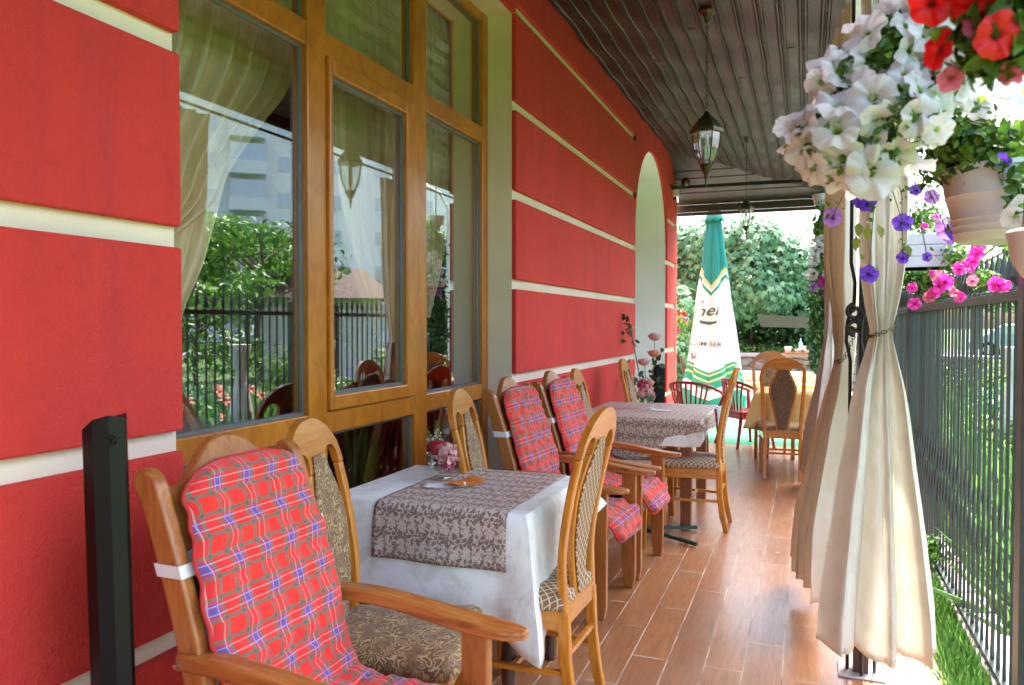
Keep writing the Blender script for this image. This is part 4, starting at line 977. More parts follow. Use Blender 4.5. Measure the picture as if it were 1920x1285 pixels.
# ================================================================ CURTAINS
def curtain(name, label, rows, mat, nf=5, seed=0, nu=120, nv=90, folds_amp=1.0, sharp=.8, cat='curtain', solid=.0015, parts=None, mat_tie=BRONZE, tie=None, ax=(1, 0), hem=.0):
    """rows: (z, cx, cy, halfwidth, depth) ; ax = horizontal direction of the sheet"""
    t = thing(name, label, cat, (rows[0][1], rows[0][2], 0)); ox, oy = rows[0][1], rows[0][2]; rows = sorted(rows); z0, z1 = rows[0][0], rows[-1][0]
    I = [[(r[0], r[k]) for r in rows] for k in (1, 2, 3, 4)]; a0 = Vector((ax[0], ax[1])).normalized(); b0 = Vector((-a0.y, a0.x))
    def S(a, b):
        z = lerp(z0, z1, b); cx_, cy_, hw_, dp = [sinterp(i, z) for i in I]; u_ = a*2-1; ph = 2*math.pi*nf*a + seed + .5*math.sin(a*5+seed) + .25*math.sin(z*2+a*7)
        d = dp*(math.sin(ph)*(1 - .25*math.cos(ph*.5+seed)) + .35*math.sin(ph*2.3 + seed*2)) + .012*noise.noise(Vector((a*12, z*3, seed))) + .006*noise.noise(Vector((a*38, z*7, seed+4))) + .005*math.exp(-((z-1.38)/.16)**2)*math.sin(a*95+seed); s_ = hw_*u_ + hw_/nf*.35*math.sin(ph*2)*sharp
        zz = z + (1-b)**8*hem*math.sin(a*6+seed)
        return (cx_ - ox + a0.x*s_ + b0.x*d, cy_ - oy + a0.y*s_ + b0.y*d, zz)
    q = MB(); q.grid(S, nu, nv, lambda a, b: (a*1.3, lerp(z0, z1, b))); q.build('cloth', mat, t, smooth=180, solid=solid)
    if tie:
        z, = tie; cx_, cy_, hw_, dp = [sinterp(i, z) for i in I]; q = MB()
        for k in range(26):
            a = 2*math.pi*k/26; c_ = Vector((cx_-ox + math.cos(a)*(hw_+.012)*a0.x + math.sin(a)*(dp+.022)*b0.x, cy_-oy + math.cos(a)*(hw_+.012)*a0.y + math.sin(a)*(dp+.022)*b0.y, z + .02*math.cos(a)))
            T = Vector((-math.sin(a)*a0.x + math.cos(a)*b0.x, -math.sin(a)*a0.y + math.cos(a)*b0.y, 0)); U = Vector((0, 0, 1)) if k % 2 else T.cross(Vector((0, 0, 1)))
            q.tube([c_ + T*.010*math.cos(x) + U*.006*math.sin(x) for x in np.linspace(0, 2*math.pi, 8)], .0018, 4)
        q.build('tieback_chain', mat_tie, t)
    return t
# (z, x, y, halfwidth, depth)
curtain('porch_curtain', 'nearest cream curtain, tied with a chain at mid height and flaring to the floor', [(.172, .262, 3.12, .205, .062), (.35, .262, 3.12, .195, .062), (.6, .262, 3.13, .165, .050), (.9, .262, 3.14, .125, .040), (1.15, .262, 3.15, .088, .032), (1.30, .264, 3.16, .050, .026), (1.375, .264, 3.16, .036, .020), (1.45, .265, 3.16, .052, .026), (1.65, .268, 3.17, .080, .030), (1.9, .27, 3.18, .084, .030), (2.4, .262, 3.2, .072, .028), (2.95, .25, 3.22, .070, .028)], CURT, nf=3, sharp=.30, seed=1.2, tie=(1.375,), ax=(.95, .18), hem=.02)
curtain('porch_curtain', 'tan curtain chained to the nearest iron post, just left of the cream curtain', [(.16, .03, 4.02, .42, .055), (.40, .035, 3.98, .37, .050), (.7, .075, 3.94, .26, .042), (1.0, .125, 3.85, .16, .035), (1.22, .160, 3.75, .07, .028), (1.38, .165, 3.85, .13, .032), (1.7, .15, 4.0, .24, .036), (2.2, .15, 4.05, .28, .036), (2.9, .18, 4.1, .30, .036)], CURT_T, nf=5, seed=3.1, ax=(.10, -1), hem=.04, sharp=.4)
t = thing('tieback_chain', 'thin dark chain holding the tan curtain to the iron post', 'chain', (.20, 3.40, 1.43)); q = MB()
for k in range(22):
    f = k/21; p = Vector((.0, 0, 0)).lerp(Vector((-.075, .33, -.20)), f) + Vector((0, 0, -.05*math.sin(f*math.pi)))
    q.tube([p + Vector((.006*math.cos(x)*(k % 2), .006*math.cos(x)*(1-k % 2), .010*math.sin(x))) for x in np.linspace(0, 2*math.pi, 8)], .0018, 4)
q.build('links', BRONZE, t)
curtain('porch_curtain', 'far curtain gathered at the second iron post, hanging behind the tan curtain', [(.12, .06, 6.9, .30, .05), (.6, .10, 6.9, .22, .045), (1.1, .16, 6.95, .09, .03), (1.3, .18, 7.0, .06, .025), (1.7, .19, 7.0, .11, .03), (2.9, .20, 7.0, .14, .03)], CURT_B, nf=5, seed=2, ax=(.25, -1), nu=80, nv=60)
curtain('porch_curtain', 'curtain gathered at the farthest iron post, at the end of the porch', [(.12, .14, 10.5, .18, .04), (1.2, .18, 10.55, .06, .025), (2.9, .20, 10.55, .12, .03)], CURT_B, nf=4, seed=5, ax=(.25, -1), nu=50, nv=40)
MB().tube([(0, -3.4, 0), (0, 10.9, 0)], .012, 8).build('curtain_rail', DARKM, bl, smooth=60, loc=(.22, 0, 2.96))

# inner window curtains (behind the glass), each sheet hung between two edge lines (Y, z)
def poly_at(L, f):
    d = [0]; 
    for p, q in zip(L, L[1:]): d.append(d[-1] + math.hypot(q[0]-p[0], q[1]-p[1]))
    x = f*d[-1]; return sinterp(list(zip(d, [p[0] for p in L])), x), sinterp(list(zip(d, [p[1] for p in L])), x)
def sheet(t, EL, ER, x, nf, seed, am=(.02, .03), name='cloth'):
    def S(a, b):
        (y0, z0), (y1, z1) = poly_at(EL, b), poly_at(ER, b); aa = a + .04*math.sin(b*3+seed)*a*(1-a)*4; y, z = lerp(y0, y1, aa), lerp(z0, z1, aa)
        z -= .10*math.sin(math.pi*a)*b*abs(y1-y0); A = lerp(am[0], am[1], b)*min(1, abs(y1-y0)/.25 + .3)
        ph = 2*math.pi*nf*a + seed + .9*math.sin(a*6+seed); return (A*(math.sin(ph) + .4*math.sin(ph*2.1+b*3)) + .012*noise.noise(Vector((a*14, b*4, seed))), y, z)
    q = MB(); q.grid(S, 150, 60, lambda a, b: (a*1.6, b*3)); o = q.build(name, VOILE, t, smooth=180); o.location = (x, 0, 0); return o
t = thing('window_curtain', 'gold curtain swept down to the left inside the first tall pane', 'curtain', (0, 0, 0))
sheet(t, [(1.80, 3.4), (1.86, 2.4), (1.90, 1.62)], [(3.10, 3.4), (3.03, 2.85), (2.89, 2.47), (2.69, 2.24), (2.51, 2.02), (2.43, 1.88), (2.27, 1.76), (2.05, 1.64)], -2.2, 9, .5); sheet(t, [(1.86, 1.9), (1.9, 1.5), (1.95, .4)], [(2.52, 1.98), (2.40, 1.66), (2.27, 1.42), (2.2, 1.1), (2.25, .4)], -2.24, 4, 1.5, (.02, .02))
t = thing('window_curtain', 'gold curtain sweeping down to the right inside the middle pane', 'curtain', (0, 0, 0))
sheet(t, [(3.0, 3.4), (3.2, 2.6), (3.24, 2.24), (3.34, 1.91), (3.48, 1.65), (3.64, 1.42), (3.74, 1.32)], [(4.22, 3.4), (4.2, 2.4), (4.1, 2.0), (3.98, 1.66), (3.90, 1.40), (3.84, 1.30)], -2.2, 8, 1.9)
t = thing('window_curtain', 'gold curtain hanging at the left of the third pane', 'curtain', (0, 0, 0))
sheet(t, [(4.15, 3.4), (4.18, 2.2), (4.20, 1.45)], [(4.80, 3.4), (4.75, 2.7), (4.56, 2.2), (4.42, 1.77), (4.28, 1.45)], -2.2, 6, 2.7)

# ---- things inside the room
t = thing('inner_table', 'dim inner table with a dark blue grey cloth behind the left pane', 'table', (-2.72, 2.35, 0)); MB().box(-.42, .42, -.6, .6, .92, .95).build('table_top', plain('blue_grey_cloth', (.30, .35, .44), .7), t, bevel=.01); MB().box(-.05, .05, -.05, .05, 0, .92).build('leg', WOOD_D, t)
t = thing('bar_counter', 'pale blue panel of the bar with a beer tap, seen through the middle pane', 'bar counter', (-4.3, 6.8, 0))
MB().box(-.1, .1, -1.6, .6, 0, 1.25).build('counter', WOOD_D, t); MB().box(-.3, -.25, -1.6, .6, 1.25, 2.0).build('back_panel', plain('pale_blue_panel', (.45, .62, .66), .5), t)
q = MB(); q.tube([(0, -.5, 1.25), (0, -.5, 1.62)], .03, 12); q.tube([(0, -.75, 1.62), (0, -.25, 1.62)], .03, 12)
for k in range(3): q.tube([(0, -.7+.2*k, 1.62), (.06, -.7+.2*k, 1.72)], .012, 8); q.lathe([(.0, 0), (.05, .03), (.05, .1), (.0, .13)], 12, (.06, -.7+.2*k, 1.7), cap=False)
q.build('beer_tap', DARKM, t, smooth=50)
t = thing('inner_armchair', 'dark leather chair back inside, behind the middle pane', 'armchair', (-2.75, 3.95, 0)); q = MB(); q.prism([(-.30, .3), (.30, .3), (.32, 1.05), (.22, 1.28), (0, 1.34), (-.22, 1.28), (-.32, 1.05)], 'x', -.06, .06); fixn(q.build('backrest', plain('dark_leather', (.03, .02, .018), .35), t, bevel=.03, segs=3)); MB().box(-.0, .5, -.3, .3, .3, .5).build('seat', plain('dark_leather_seat', (.03, .02, .018), .35), t, bevel=.03)
def strappy(label, loc, n, h, mat, spread=.5, wd=.022, seed=1, pot=True):
    random.seed(seed); t = thing('potted_plant', label, 'potted plant', loc)
    if pot: q = MB(); q.lathe([(.0, 0), (.09, 0), (.13, .2), (.12, .2), (.0, .18)], 18, cap=False); q.build('pot', BROWN, t, smooth=40)
    q = MB()
    for k in range(n):
        a = random.uniform(0, 2*math.pi); L = h*random.uniform(.6, 1.05); sp_ = spread*random.uniform(.3, 1); w_ = wd*random.uniform(.7, 1.2); vs = []
        for j in range(9):
            f = j/8; r = .02 + sp_*f**1.6; z = .18 + L*(f - .45*f**3*sp_/.5); d = Vector((math.cos(a), math.sin(a), 0)); s_ = Vector((-d.y, d.x, 0))*w_*math.sin(math.pi*(f*.88+.1)); p = d*r + Vector((0, 0, z)); vs += [p-s_, p+s_]
        q.add(vs, [(2*i, 2*i+1, 2*i+3, 2*i+2) for i in range(8)], [(random.random(),)*2]*18)
    q.build('leaves', mat, t, smooth=180); return t
strappy('strappy leaved plant inside, behind the lower middle pane', (-2.22, 3.5, .0), 34, .85, LEAF_G, .24, .02, 4); strappy('second strappy plant inside, behind the lower right pane', (-2.22, 4.35, .0), 26, .8, LEAF, .24, .02, 9); strappy('dark broad leaved plant inside the middle pane beside the bar', (-2.9, 4.6, .8), 24, 1.0, LEAF_D, .45, .03, 12)

# ================================================================ FLOWERS
def flower_mesh(name, mat, r, seed, ruf=1.0, open_=1.0, star=.10):
    nr, nt = 6, 60; rn = random.Random(seed); ph = rn.random()*6; vs = []; us = []; rad = [.05, .10, .22, .45, .72, 1.0]; hz = [-.75, -.42, -.12, .02, .06, -.02]
    for j in range(nr):
        for i in range(nt):
            th = 2*math.pi*i/nt; q = j/(nr-1); lobe = 1 + star*(abs(math.cos(th*2.5+.3))**.6 - .6)*q*1.6
            wv = ruf*(.085*math.sin(th*5+ph) + .06*math.sin(th*9+ph*2) + .018*math.sin(th*14+ph*3))*q**2.2; rr = rad[j]*lobe*r*(1 + .05*math.sin(th*2+ph)*q)*open_
            vs.append((rr*math.cos(th), rr*math.sin(th), (hz[j]*(1.6-open_*.6) + wv + .035*math.cos(th*5)*q)*r)); us.append((i/nt*5, q))
    fs = [(j*nt+i, j*nt+(i+1) % nt, (j+1)*nt+(i+1) % nt, (j+1)*nt+i) for j in range(nr-1) for i in range(nt)] + [tuple(range(nt))[::-1]]
    me = bpy.data.meshes.new(name); me.from_pydata(vs, [], fs); l = me.uv_layers.new(name='UVMap')
    for p in me.polygons:
        for li in p.loop_indices:
            l.data[li].uv = us[me.loops[li].vertex_index]
    me.polygons.foreach_set('use_smooth', [True]*len(me.polygons)); me.materials.append(mat); return me
FM = {}
def flower(par, p, n, r, mat, seed=0, roll=0, **kw):
    key = (mat.name, seed % 4, tuple(kw.items()))
    if key not in FM: FM[key] = flower_mesh('flower', mat, 1.0, seed % 4 + 1, **kw)
    o = bpy.data.objects.new('flower', FM[key]); col.objects.link(o); o.parent = par; o.location = p
    qn = Vector(n).normalized().to_track_quat('Z', 'Y'); o.rotation_mode = 'QUATERNION'; from mathutils import Quaternion
    o.rotation_quaternion = qn @ Quaternion((0, 0, 1), roll); o.scale = (r, r, r*random.uniform(.8, 1.2)); return o
def trail(par, pts, leafmat, r=.0018, nl=18, ls=.022, name='stem'):
    pts = [Vector(p) for p in pts]; MB().tube(pts, r, 5).build(name, STEM, par, smooth=180); out = []
    for k in range(nl):
        f = random.random()*(len(pts)-1); i = int(f); out.append(tuple(pts[i].lerp(pts[min(i+1, len(pts)-1)], f-i) + Vector((random.uniform(-1, 1), random.uniform(-1, 1), random.uniform(-.5, .7)))*ls*.5))
    return out
def pot(par, c, r, h, mat=WHITEP, ridges=True, wire=None, nw=3):
    prof = [(.0, 0), (r*.70, 0), (r*.74, .006)]
    zs = [.15, .2, .24, .3, .34, .55, .58, .9]
    for z in (.12, .22, .32): prof += [(r*(.74+.20*z)+.000, h*(z-.015)), (r*(.74+.20*z)+.003, h*z), (r*(.74+.20*z)+.001, h*(z+.03))]
    prof += [(r*.90, h*.62), (r*.925, h*.64), (r*.915, h*.66), (r*.97, h*.96), (r*1.02, h*.97), (r*1.02, h*1.03), (r*.96, h*1.03), (r*.93, h*.9), (0, h*.88)]
    MB().lathe(prof, 40, c, cap=False).build('pot', mat, par, smooth=40)
    if wire:
        for k in range(nw):
            a = k*2.094+(.4 if nw > 1 else 1.57); MB().tube([(c[0]+r*math.cos(a), c[1]+r*math.sin(a), c[2]+h), (c[0], c[1], wire)], .0012, 5).build('hanger_wire', DARKM, par)
camp = Vector((0, 0, 1.4))
def faceout(p, c, k=1.0, cam_=.6): 
    d = Vector(p)-Vector(c); d = d.normalized() if d.length > 1e-4 else Vector((0, -1, 0)); v = (camp-Vector(p)).normalized(); return d*k + v*cam_ + Vector((0, -.1, .1)) + Vector([random.gauss(0, .22) for _ in range(3)])
# -- petunia cascades
def cascade(label, c, blobs, rfl, mats, leafmat, lsz, nleaf, extra, seed, potr, pz, rmin=.8):
    random.seed(seed); t = thing('hanging_basket', label, 'flower basket', c, 0, 'hanging flower baskets'); pot(t, (0, 0, pz), potr, potr*1.1, wire=3.1-c[2], nw=1); pl = []
    for (bc, br, nf) in blobs:
        P, N_ = clump_pts(bc, br*1.02, nleaf, 1, .45); scatter('foliage', leafmat, LEAFV, LEAFF, P, N_ + rng.normal(size=N_.shape)*.5, rng.uniform(lsz*.5, lsz*1.2, nleaf), t); k = 0
        for i in range(nf*15):
            if k >= nf: break
            d = Vector([random.gauss(0, 1) for _ in range(3)]).normalized()
            if d.y > .35: continue
            p = Vector(bc) + d*br*random.uniform(.85, 1.12)*(1.22 if random.random() < .18 else 1)
            if any((p-o).length < rfl*rmin for o in pl): continue
            if any((p-Vector(b2)).length < r2*.78 for b2, r2, _ in blobs): continue
            pl.append(p); k += 1; tilt = Vector((random.gauss(0, .45), 0, random.gauss(-.1, .45)))
            flower(t, p, d*1.0 + (camp-Vector(c)-p).normalized()*.45 + tilt, rfl*random.choice((.7, .9, 1.0, 1.1, 1.15)), mats[len(pl) % len(mats)], seed=random.randrange(99), roll=random.random()*6, ruf=1.35)
    for p, n, r, mt in extra: flower(t, p, n, r, mt, seed=random.randrange(99), roll=random.random()*6)
    return t
cascade('big near cascade of white petunias, hanging at the edge of the porch', (.115, 1.50, 1.805), [((-.075, .0, -.080), .068, 12), ((.02, .0, -.050), .076, 14), ((-.055, .02, .032), .050, 7), ((.015, .02, .085), .050, 7), ((-.01, -.01, -.115), .046, 6), ((.08, .04, .15), .06, 8), ((.105, .03, .03), .048, 6)], .038, [PW], LEAF, .019, 620, [], 5, .036, -.05)
cascade('blurred near basket of red petunias in the top right corner', (.225, 1.13, 1.80), [((.02, 0, .02), .075, 7), ((.0, .0, -.035), .055, 4)], .026, [PR, PR, PK], LEAF, .035, 420, [((-.079, -.01, .012), (-.2, -1, -.2), .027, PR), ((-.015, -.06, -.055), (.4, -1, -.3), .027, PR), ((-.07, 0, -.045), (-.9, -.7, .1), .024, PR), ((-.02, -.05, .03), (.3, -1, .2), .026, PK), ((.02, -.06, .05), (.3, -1, .2), .026, PR), ((-.055, .0, -.085), (-.3, -1, -.6), .016, PK), ((-.03, -.03, -.03), (0, -1, 0), .018, PK)], 11, .045, .0)
# -- white pot with green foliage and a few white flowers
t = thing('hanging_basket', 'white ribbed pot with green foliage and drooping white flowers, behind the white petunias', 'flower basket', (.44, 2.16, 1.60), 0, 'hanging flower baskets')
pot(t, (0, 0, 0), .135, .17, wire=1.46); P, N_ = clump_pts((-.02, 0, .20), .17, 1500, .5, .2); scatter('foliage', LEAF, LEAFV, LEAFF, P, N_ + rng.normal(size=N_.shape)*.5, rng.uniform(.02, .042, 1500), t)
P, N_ = clump_pts((-.10, -.06, .24), .10, 700, .9, .2); scatter('foliage', LEAF, LEAFV, LEAFF, P, N_ + rng.normal(size=N_.shape)*.5, rng.uniform(.015, .03, 700), t)
lp = trail(t, [(-.02, -.10, .15), (-.01, -.16, .13), (.0, -.17, .08), (.02, -.17, .05)], LEAF, .003, 60, .05); scatter('foliage', LEAF, LEAFV, LEAFF, lp, rng.normal(size=(len(lp), 3))+[0, -1, 0], np.full(len(lp), .026), t)
for p, n, r in (((-.065, -.10, .325), (-.1, -1, .1), .050), ((.02, -.12, .33), (.25, -1, .2), .047), ((.09, -.12, .32), (.3, -1, 0), .045), ((-.01, -.17, .035), (-.3, -.6, -.8), .032), ((.035, -.17, .03), (.5, -.7, -.6), .034), ((.0, -.175, .06), (.1, -.8, -.6), .028), ((.015, -.16, .02), (.0, -.9, -.3), .03)): flower(t, p, n, r, PW, seed=random.randrange(9), roll=random.random()*6)
for p in ((.09, -.1, .22), (.12, -.08, .19), (-.03, -.14, .17), (.10, -.12, .26)): flower(t, p, (0, -1, 0), .018, PP, seed=1, roll=1)
# -- round white pot, low right, very near
t = thing('hanging_basket', 'plain round white pot at the right edge of the photo', 'flower basket', (.437, 1.72, 1.475), 0, 'hanging flower baskets')
MB().lathe([(.0, 0), (.03, .002), (.055, .018), (.072, .05), (.078, .09), (.082, .10), (.078, .105), (.07, .09), (0, .08)], 36, (0, 0, 0), cap=False).build('pot', WHITEP, t, smooth=60)
P, N_ = clump_pts((0, 0, .12), .06, 120, .5, .3); scatter('foliage', LEAF, LEAFV, LEAFF, P, N_, np.full(120, .03), t)
for k in range(3): a = k*2.094; MB().tube([(.078*math.cos(a), .078*math.sin(a), .1), (0, 0, 1.5)], .0012, 5).build('hanger_wire', DARKM, t)
# -- violet petunias trailing behind the white ones
random.seed(31)
t = thing('hanging_basket', 'basket of violet petunias trailing thin stems in front of the tied curtains', 'flower basket', (.20, 2.60, 1.90), 0, 'hanging flower baskets')
pot(t, (.02, 0, -.05), .075, .09, wire=1.2); P, N_ = clump_pts((.0, 0, .02), .10, 300, .8, .3); scatter('foliage', LEAF, LEAFV, LEAFF, P, N_, np.full(300, .026), t)
VF = [((.032, 2.6, 1.882), PP, .021), ((.116, 2.6, 1.835), PP, .026), ((.169, 2.6, 1.767), PP, .026), ((.150, 2.62, 1.775), PP, .020), ((.072, 2.6, 1.731), PL, .030), ((.266, 2.6, 1.705), PP, .027), ((.176, 2.6, 1.554), PP, .027), ((.267, 2.6, 1.60), PP, .018), ((.332, 2.6, 1.60), PP, .014), ((.38, 2.6, 1.68), PL, .03), ((.40, 2.58, 1.67), PP, .024), ((.345, 2.62, 1.78), PL, .022), ((.30, 2.6, 1.80), PP, .018)]
lp = []; yl = []
for (p, mt, r) in VF:
    q = Vector(p) - Vector((.20, 2.60, 1.90)); a = Vector((q.x*.35, -.05, .0)); mid = (a+q)/2 + Vector((random.uniform(-.02, .02), -.03, .03)); q.y -= .03
    lp += trail(t, [a, a.lerp(mid, .5)+Vector((0, -.02, .01)), mid, q.lerp(mid, .3), q], LEAF, .0014, 16, .045)
    flower(t, q, (random.uniform(-.5, .3), -1, random.uniform(-.5, .2)), r, mt, seed=random.randrange(9), roll=random.random()*6)
scatter('foliage', LEAF, LEAFV, LEAFF, lp, rng.normal(size=(len(lp), 3))+[0, -.8, .3], rng.uniform(.010, .026, len(lp)), t)
for q in ((-.055, -.04, -.19), (-.03, -.04, -.20), (-.06, -.03, -.23), (.0, -.04, -.20), (.08, -.03, -.26)): yl.append(q)
scatter('yellow_leaf', LEAF_Y, LEAFV, LEAFF, yl, np.tile([.2, -1, .1], (5, 1)) + rng.normal(size=(5, 3))*.2, np.full(5, .045), t, roll=np.tile([0, 0, -1.0], (5, 1)))
# -- ribbed window-box planter with magenta petunias, over the fence
random.seed(8)
t = thing('flower_box', 'white ribbed planter box with magenta petunias spilling towards the fence', 'flower box', (.43, 3.42, 1.62), 0)
q = MB()
for z in (0, .043, .086): q.box(-.115, .085, -.11, .11, z, z+.040)
q.box(-.11, .08, -.105, .105, .0, .13); q.build('box', WHITEP, t, bevel=.003)
for x in (-.08, .05): MB().tube([(x, 0, .12), (x-.01, 0, 1.35)], .0015, 5).build('hanger_wire', DARKM, t)
for c_, r_, n in (((-.02, -.05, .19), .10, 500), ((.10, -.1, .03), .075, 420), ((.02, -.12, -.07), .09, 450), ((.19, -.1, -.06), .07, 260), ((-.05, -.12, -.06), .06, 220)):
    P, N_ = clump_pts(c_, r_, n, .75, .2); scatter('foliage', LEAF_G, LEAFV, LEAFF, P, N_ + rng.normal(size=N_.shape)*.4, rng.uniform(.010, .026, n), t)
for p, mt, r in [((.519, 3.2, 1.718), PM, .026), ((.578, 3.2, 1.687), PM, .026), ((.572, 3.2, 1.660), PM, .026), ((.56, 3.2, 1.632), PM, .024), ((.545, 3.2, 1.612), PM, .027), ((.518, 3.2, 1.605), PM, .025), ((.452, 3.2, 1.574), PK, .026), ((.47, 3.18, 1.555), PM, .028), ((.452, 3.18, 1.54), PM, .026), ((.63, 3.2, 1.546), PM, .027), ((.655, 3.2, 1.541), PM, .026), ((.642, 3.19, 1.54), PM, .024), ((.504, 3.2, 1.515), PK, .024), ((.52, 3.2, 1.50), PM, .02), ((.374, 3.2, 1.477), PM, .024), ((.365, 3.2, 1.537), PM, .02), ((.42, 3.2, 1.50), PK, .02), ((.435, 3.2, 1.515), PM, .022), ((.56, 3.2, 1.56), PK, .02), ((.485, 3.2, 1.72), PL, .028), ((.45, 3.25, 1.80), PM, .016), ((.41, 3.25, 1.77), PM, .014), ((.43, 3.2, 1.59), PM, .012)]:
    q = Vector(p) - Vector((.43, 3.42, 1.62)); flower(t, q, (random.uniform(-.4, .6), -1, random.uniform(-.2, .7)), r, mt, seed=random.randrange(9), roll=random.random()*6)
# -- vine of ivy and petunias hanging down beside the second post
random.seed(14)
t = thing('hanging_vine', 'long hanging vine of ivy with white and magenta petunias beside the far curtain', 'vine', (.14, 8.0, 2.5))
for k, (x, z0, z1, lm, n, wd) in enumerate([(.055, -.1, -1.05, LEAF_D, 620, .05), (-.045, -.1, -1.50, LEAF_G, 900, .055), (.02, -.55, -1.55, LEAF_D, 520, .06), (.07, -.6, -1.60, LEAF_D, 420, .032), (-.07, -.85, -1.55, LEAF_V, 500, .05), (0, .1, -.35, LEAF_G, 400, .07)]):
    f = rng.random(n); P = np.stack([x + rng.normal(size=n)*wd*.55 + .02*np.sin(f*9), rng.normal(size=n)*.06, z0 + (z1-z0)*f], 1); scatter('foliage', lm, LEAFV, LEAFF, P, rng.normal(size=(n, 3)) + [0, -1.2, .4], rng.uniform(.03, .055, n), t, roll=np.tile([0, 0, -1.0], (n, 1)) + rng.normal(size=(n, 3))*.5)
MB().tube([(0, 0, .6), (.01, 0, 0), (.03, 0, -.8), (.05, 0, -1.5)], .006, 6).build('stem', STEM, t)
q = MB(); q.lathe([(.0, 0), (.08, 0), (.10, .10), (.0, .10)], 16, (0, 0, .05), cap=False); q.build('pot', WHITEP, t, smooth=50)
for x, z, mt, r in ((.014, -.694, PM, .075), (.075, -.95, PM, .045), (-.01, -.30, PW, .06), (.03, -.38, PW, .055), (-.08, -.486, PW, .06), (-.10, -.62, PW, .06), (-.07, -.40, PW, .05), (.04, -.62, PW, .045), (-.085, -.74, PL, .04), (.08, -.10, PL, .05)): flower(t, (x, -.10, z), (random.uniform(-.4, .4), -1, random.uniform(-.4, .3)), r, mt, seed=random.randrange(9), roll=random.random()*6)
# -- tuft growing under the fence
t = thing('garden_plant', 'small bright green tuft growing by the foot of the fence', 'plant', (.66, 4.85, 0)); P, N_ = clump_pts((0, 0, .13), .12, 260, .9, .2); scatter('foliage', LEAF_G, LEAFV, LEAFF, P, N_, rng.uniform(.02, .05, 260), t)

# ================================================================ THE GARDEN
# grass
def grass(name, n, x0, x1, y0, y1, h, z=-.08, wd=.10):
    P = np.stack([rng.uniform(x0, x1, n), y0 + (y1-y0)*rng.random(n)**1.4, np.full(n, z)], 1); nrm = rng.normal(size=(n, 3))*[1, 1, .1]
    up = np.tile([0, 0, 1.0], (n, 1)) + rng.normal(size=(n, 3))*.42
    o = scatter(name, GRASSM, [(-.045, 0, 0), (.045, 0, 0), (.03, .5, .06), (-.03, .5, .06), (0, 1, .22)], [(0, 1, 2, 3), (3, 2, 4, 4)][:1] + [(3, 2, 4, 4)][:0], P, nrm, rng.uniform(h*.5, h*1.25, n), roll=up); return tag(o, kind='stuff')
def grass2(name, n, x0, x1, y0, y1, h, z=-.09, pw=1.4):
    P = np.stack([rng.uniform(x0, x1, n), y0 + (y1-y0)*rng.random(n)**pw, np.full(n, z)], 1); nrm = rng.normal(size=(n, 3))*[1, 1, .1]
    up = np.tile([0, 0, 1.0], (n, 1)) + rng.normal(size=(n, 3))*.45
    o = scatter(name, GRASSM, [(-.04, 0, 0), (.04, 0, 0), (.022, .55, .06), (0, 1, .24)], [(0, 1, 3), (1, 2, 3)], P, nrm, rng.uniform(h*.5, h*1.25, n), roll=up); o['kind'] = 'stuff'; return o
grass2('grass', 26000, .53, .70, 2.6, 11, .13, pw=1.9); grass2('grass', 30000, .85, 3.2, 2.4, 14, .20, pw=1.3); grass2('tall_grass', 9000, 1.0, 3.4, 3.0, 16, .55)
def bush(name, label, loc, parts, leafmat, n, ls, cat='bush', group=None, drop=False, leaf=None, surf=.6, stems=4):
    t = thing(name, label, cat, loc, 0, group); PP_, NN_ = [], []
    tot = sum(r*r*sq for _, r, sq in parts)
    for c_, r, sq in parts:
        P, N_ = clump_pts(c_, r, max(8, int(n*r*r*sq/tot)), sq, surf); PP_.append(P); NN_.append(N_)
    P = np.concatenate(PP_); N_ = np.concatenate(NN_); k = P[:, 2] > .0; P, N_ = P[k], N_[k]
    tv, tf = leaf or (LEAFV, LEAFF); ro = np.tile([0, 0, -1.0], (len(P), 1)) + rng.normal(size=P.shape)*.35 if drop else None
    scatter('foliage', leafmat, tv, tf, P, N_*.9 + rng.normal(size=N_.shape)*.35 + ([0, -.35, .45] if drop else [0, 0, .2]), rng.uniform(ls*.6, ls*1.25, len(P)), t, roll=ro)
    for s in range(stems):
        c_, r, sq = parts[s % len(parts)]; MB().tube([(c_[0]*.3, c_[1]*.3, 0), (c_[0]*.7, c_[1]*.7, c_[2]*.5), (c_[0], c_[1], c_[2])], [.05, .035, .015], 7).build('trunk', BARK, t, smooth=60)
    return t
random.seed(77)
pr2 = [((0, 0, 2.2), .9, 1), ((-.9, .1, 2.3), .75, 1), ((-.7, -.2, 2.9), .62, .8), ((.1, -.15, 2.95), .60, .8), ((.75, .0, 2.45), .66, .9), ((.95, .0, 1.8), .52, .9), ((-1.2, -.1, 1.6), .55, .9), ((.4, -.35, 1.95), .55, .7), ((-.35, -.35, 1.85), .55, .7), ((-1.6, .2, 2.4), .8, 1.1), ((.55, -.1, 2.8), .45, .8), ((-1.5, .1, 3.0), .6, .7)]
bush('vine_bush', 'big round bush of maple shaped vine leaves beyond the porch, over the stone wall', (-1.02, 15.0, 0), pr2, LEAF_V, 13500, .115, 'bush', None, True, mapleleaf(), .72)
bush('shade_filler_hedge', 'dark hedge added to stand for the shade under the vine bush', (-1.0, 16.2, 0), [((x, random.uniform(-.2, .2), random.uniform(.5, 1.7)), .7, 1) for x in (-3, -2.3, -1.6, -.9, -.2, .5, 1.1, -2, -.5, .8)] + [((x, -1.25, z), .42, 1) for x in (-2, -1.4, -.8, -.2, .4, .9, 1.3) for z in (.8, 1.35)], LEAF_D, 11000, .13, 'hedge')  # dark leaves added as a backdrop, standing in for shade below the bush
bush('bed_plants', 'bright low leafy plants growing along the top of the stone wall', (-.6, 14.4, .78), [((x, random.uniform(-.1, .1), random.uniform(.0, .14)), .19, .9) for x in np.arange(-1.6, 1.0, .22)], LEAF_G, 2600, .07, 'bed plants', stems=0)
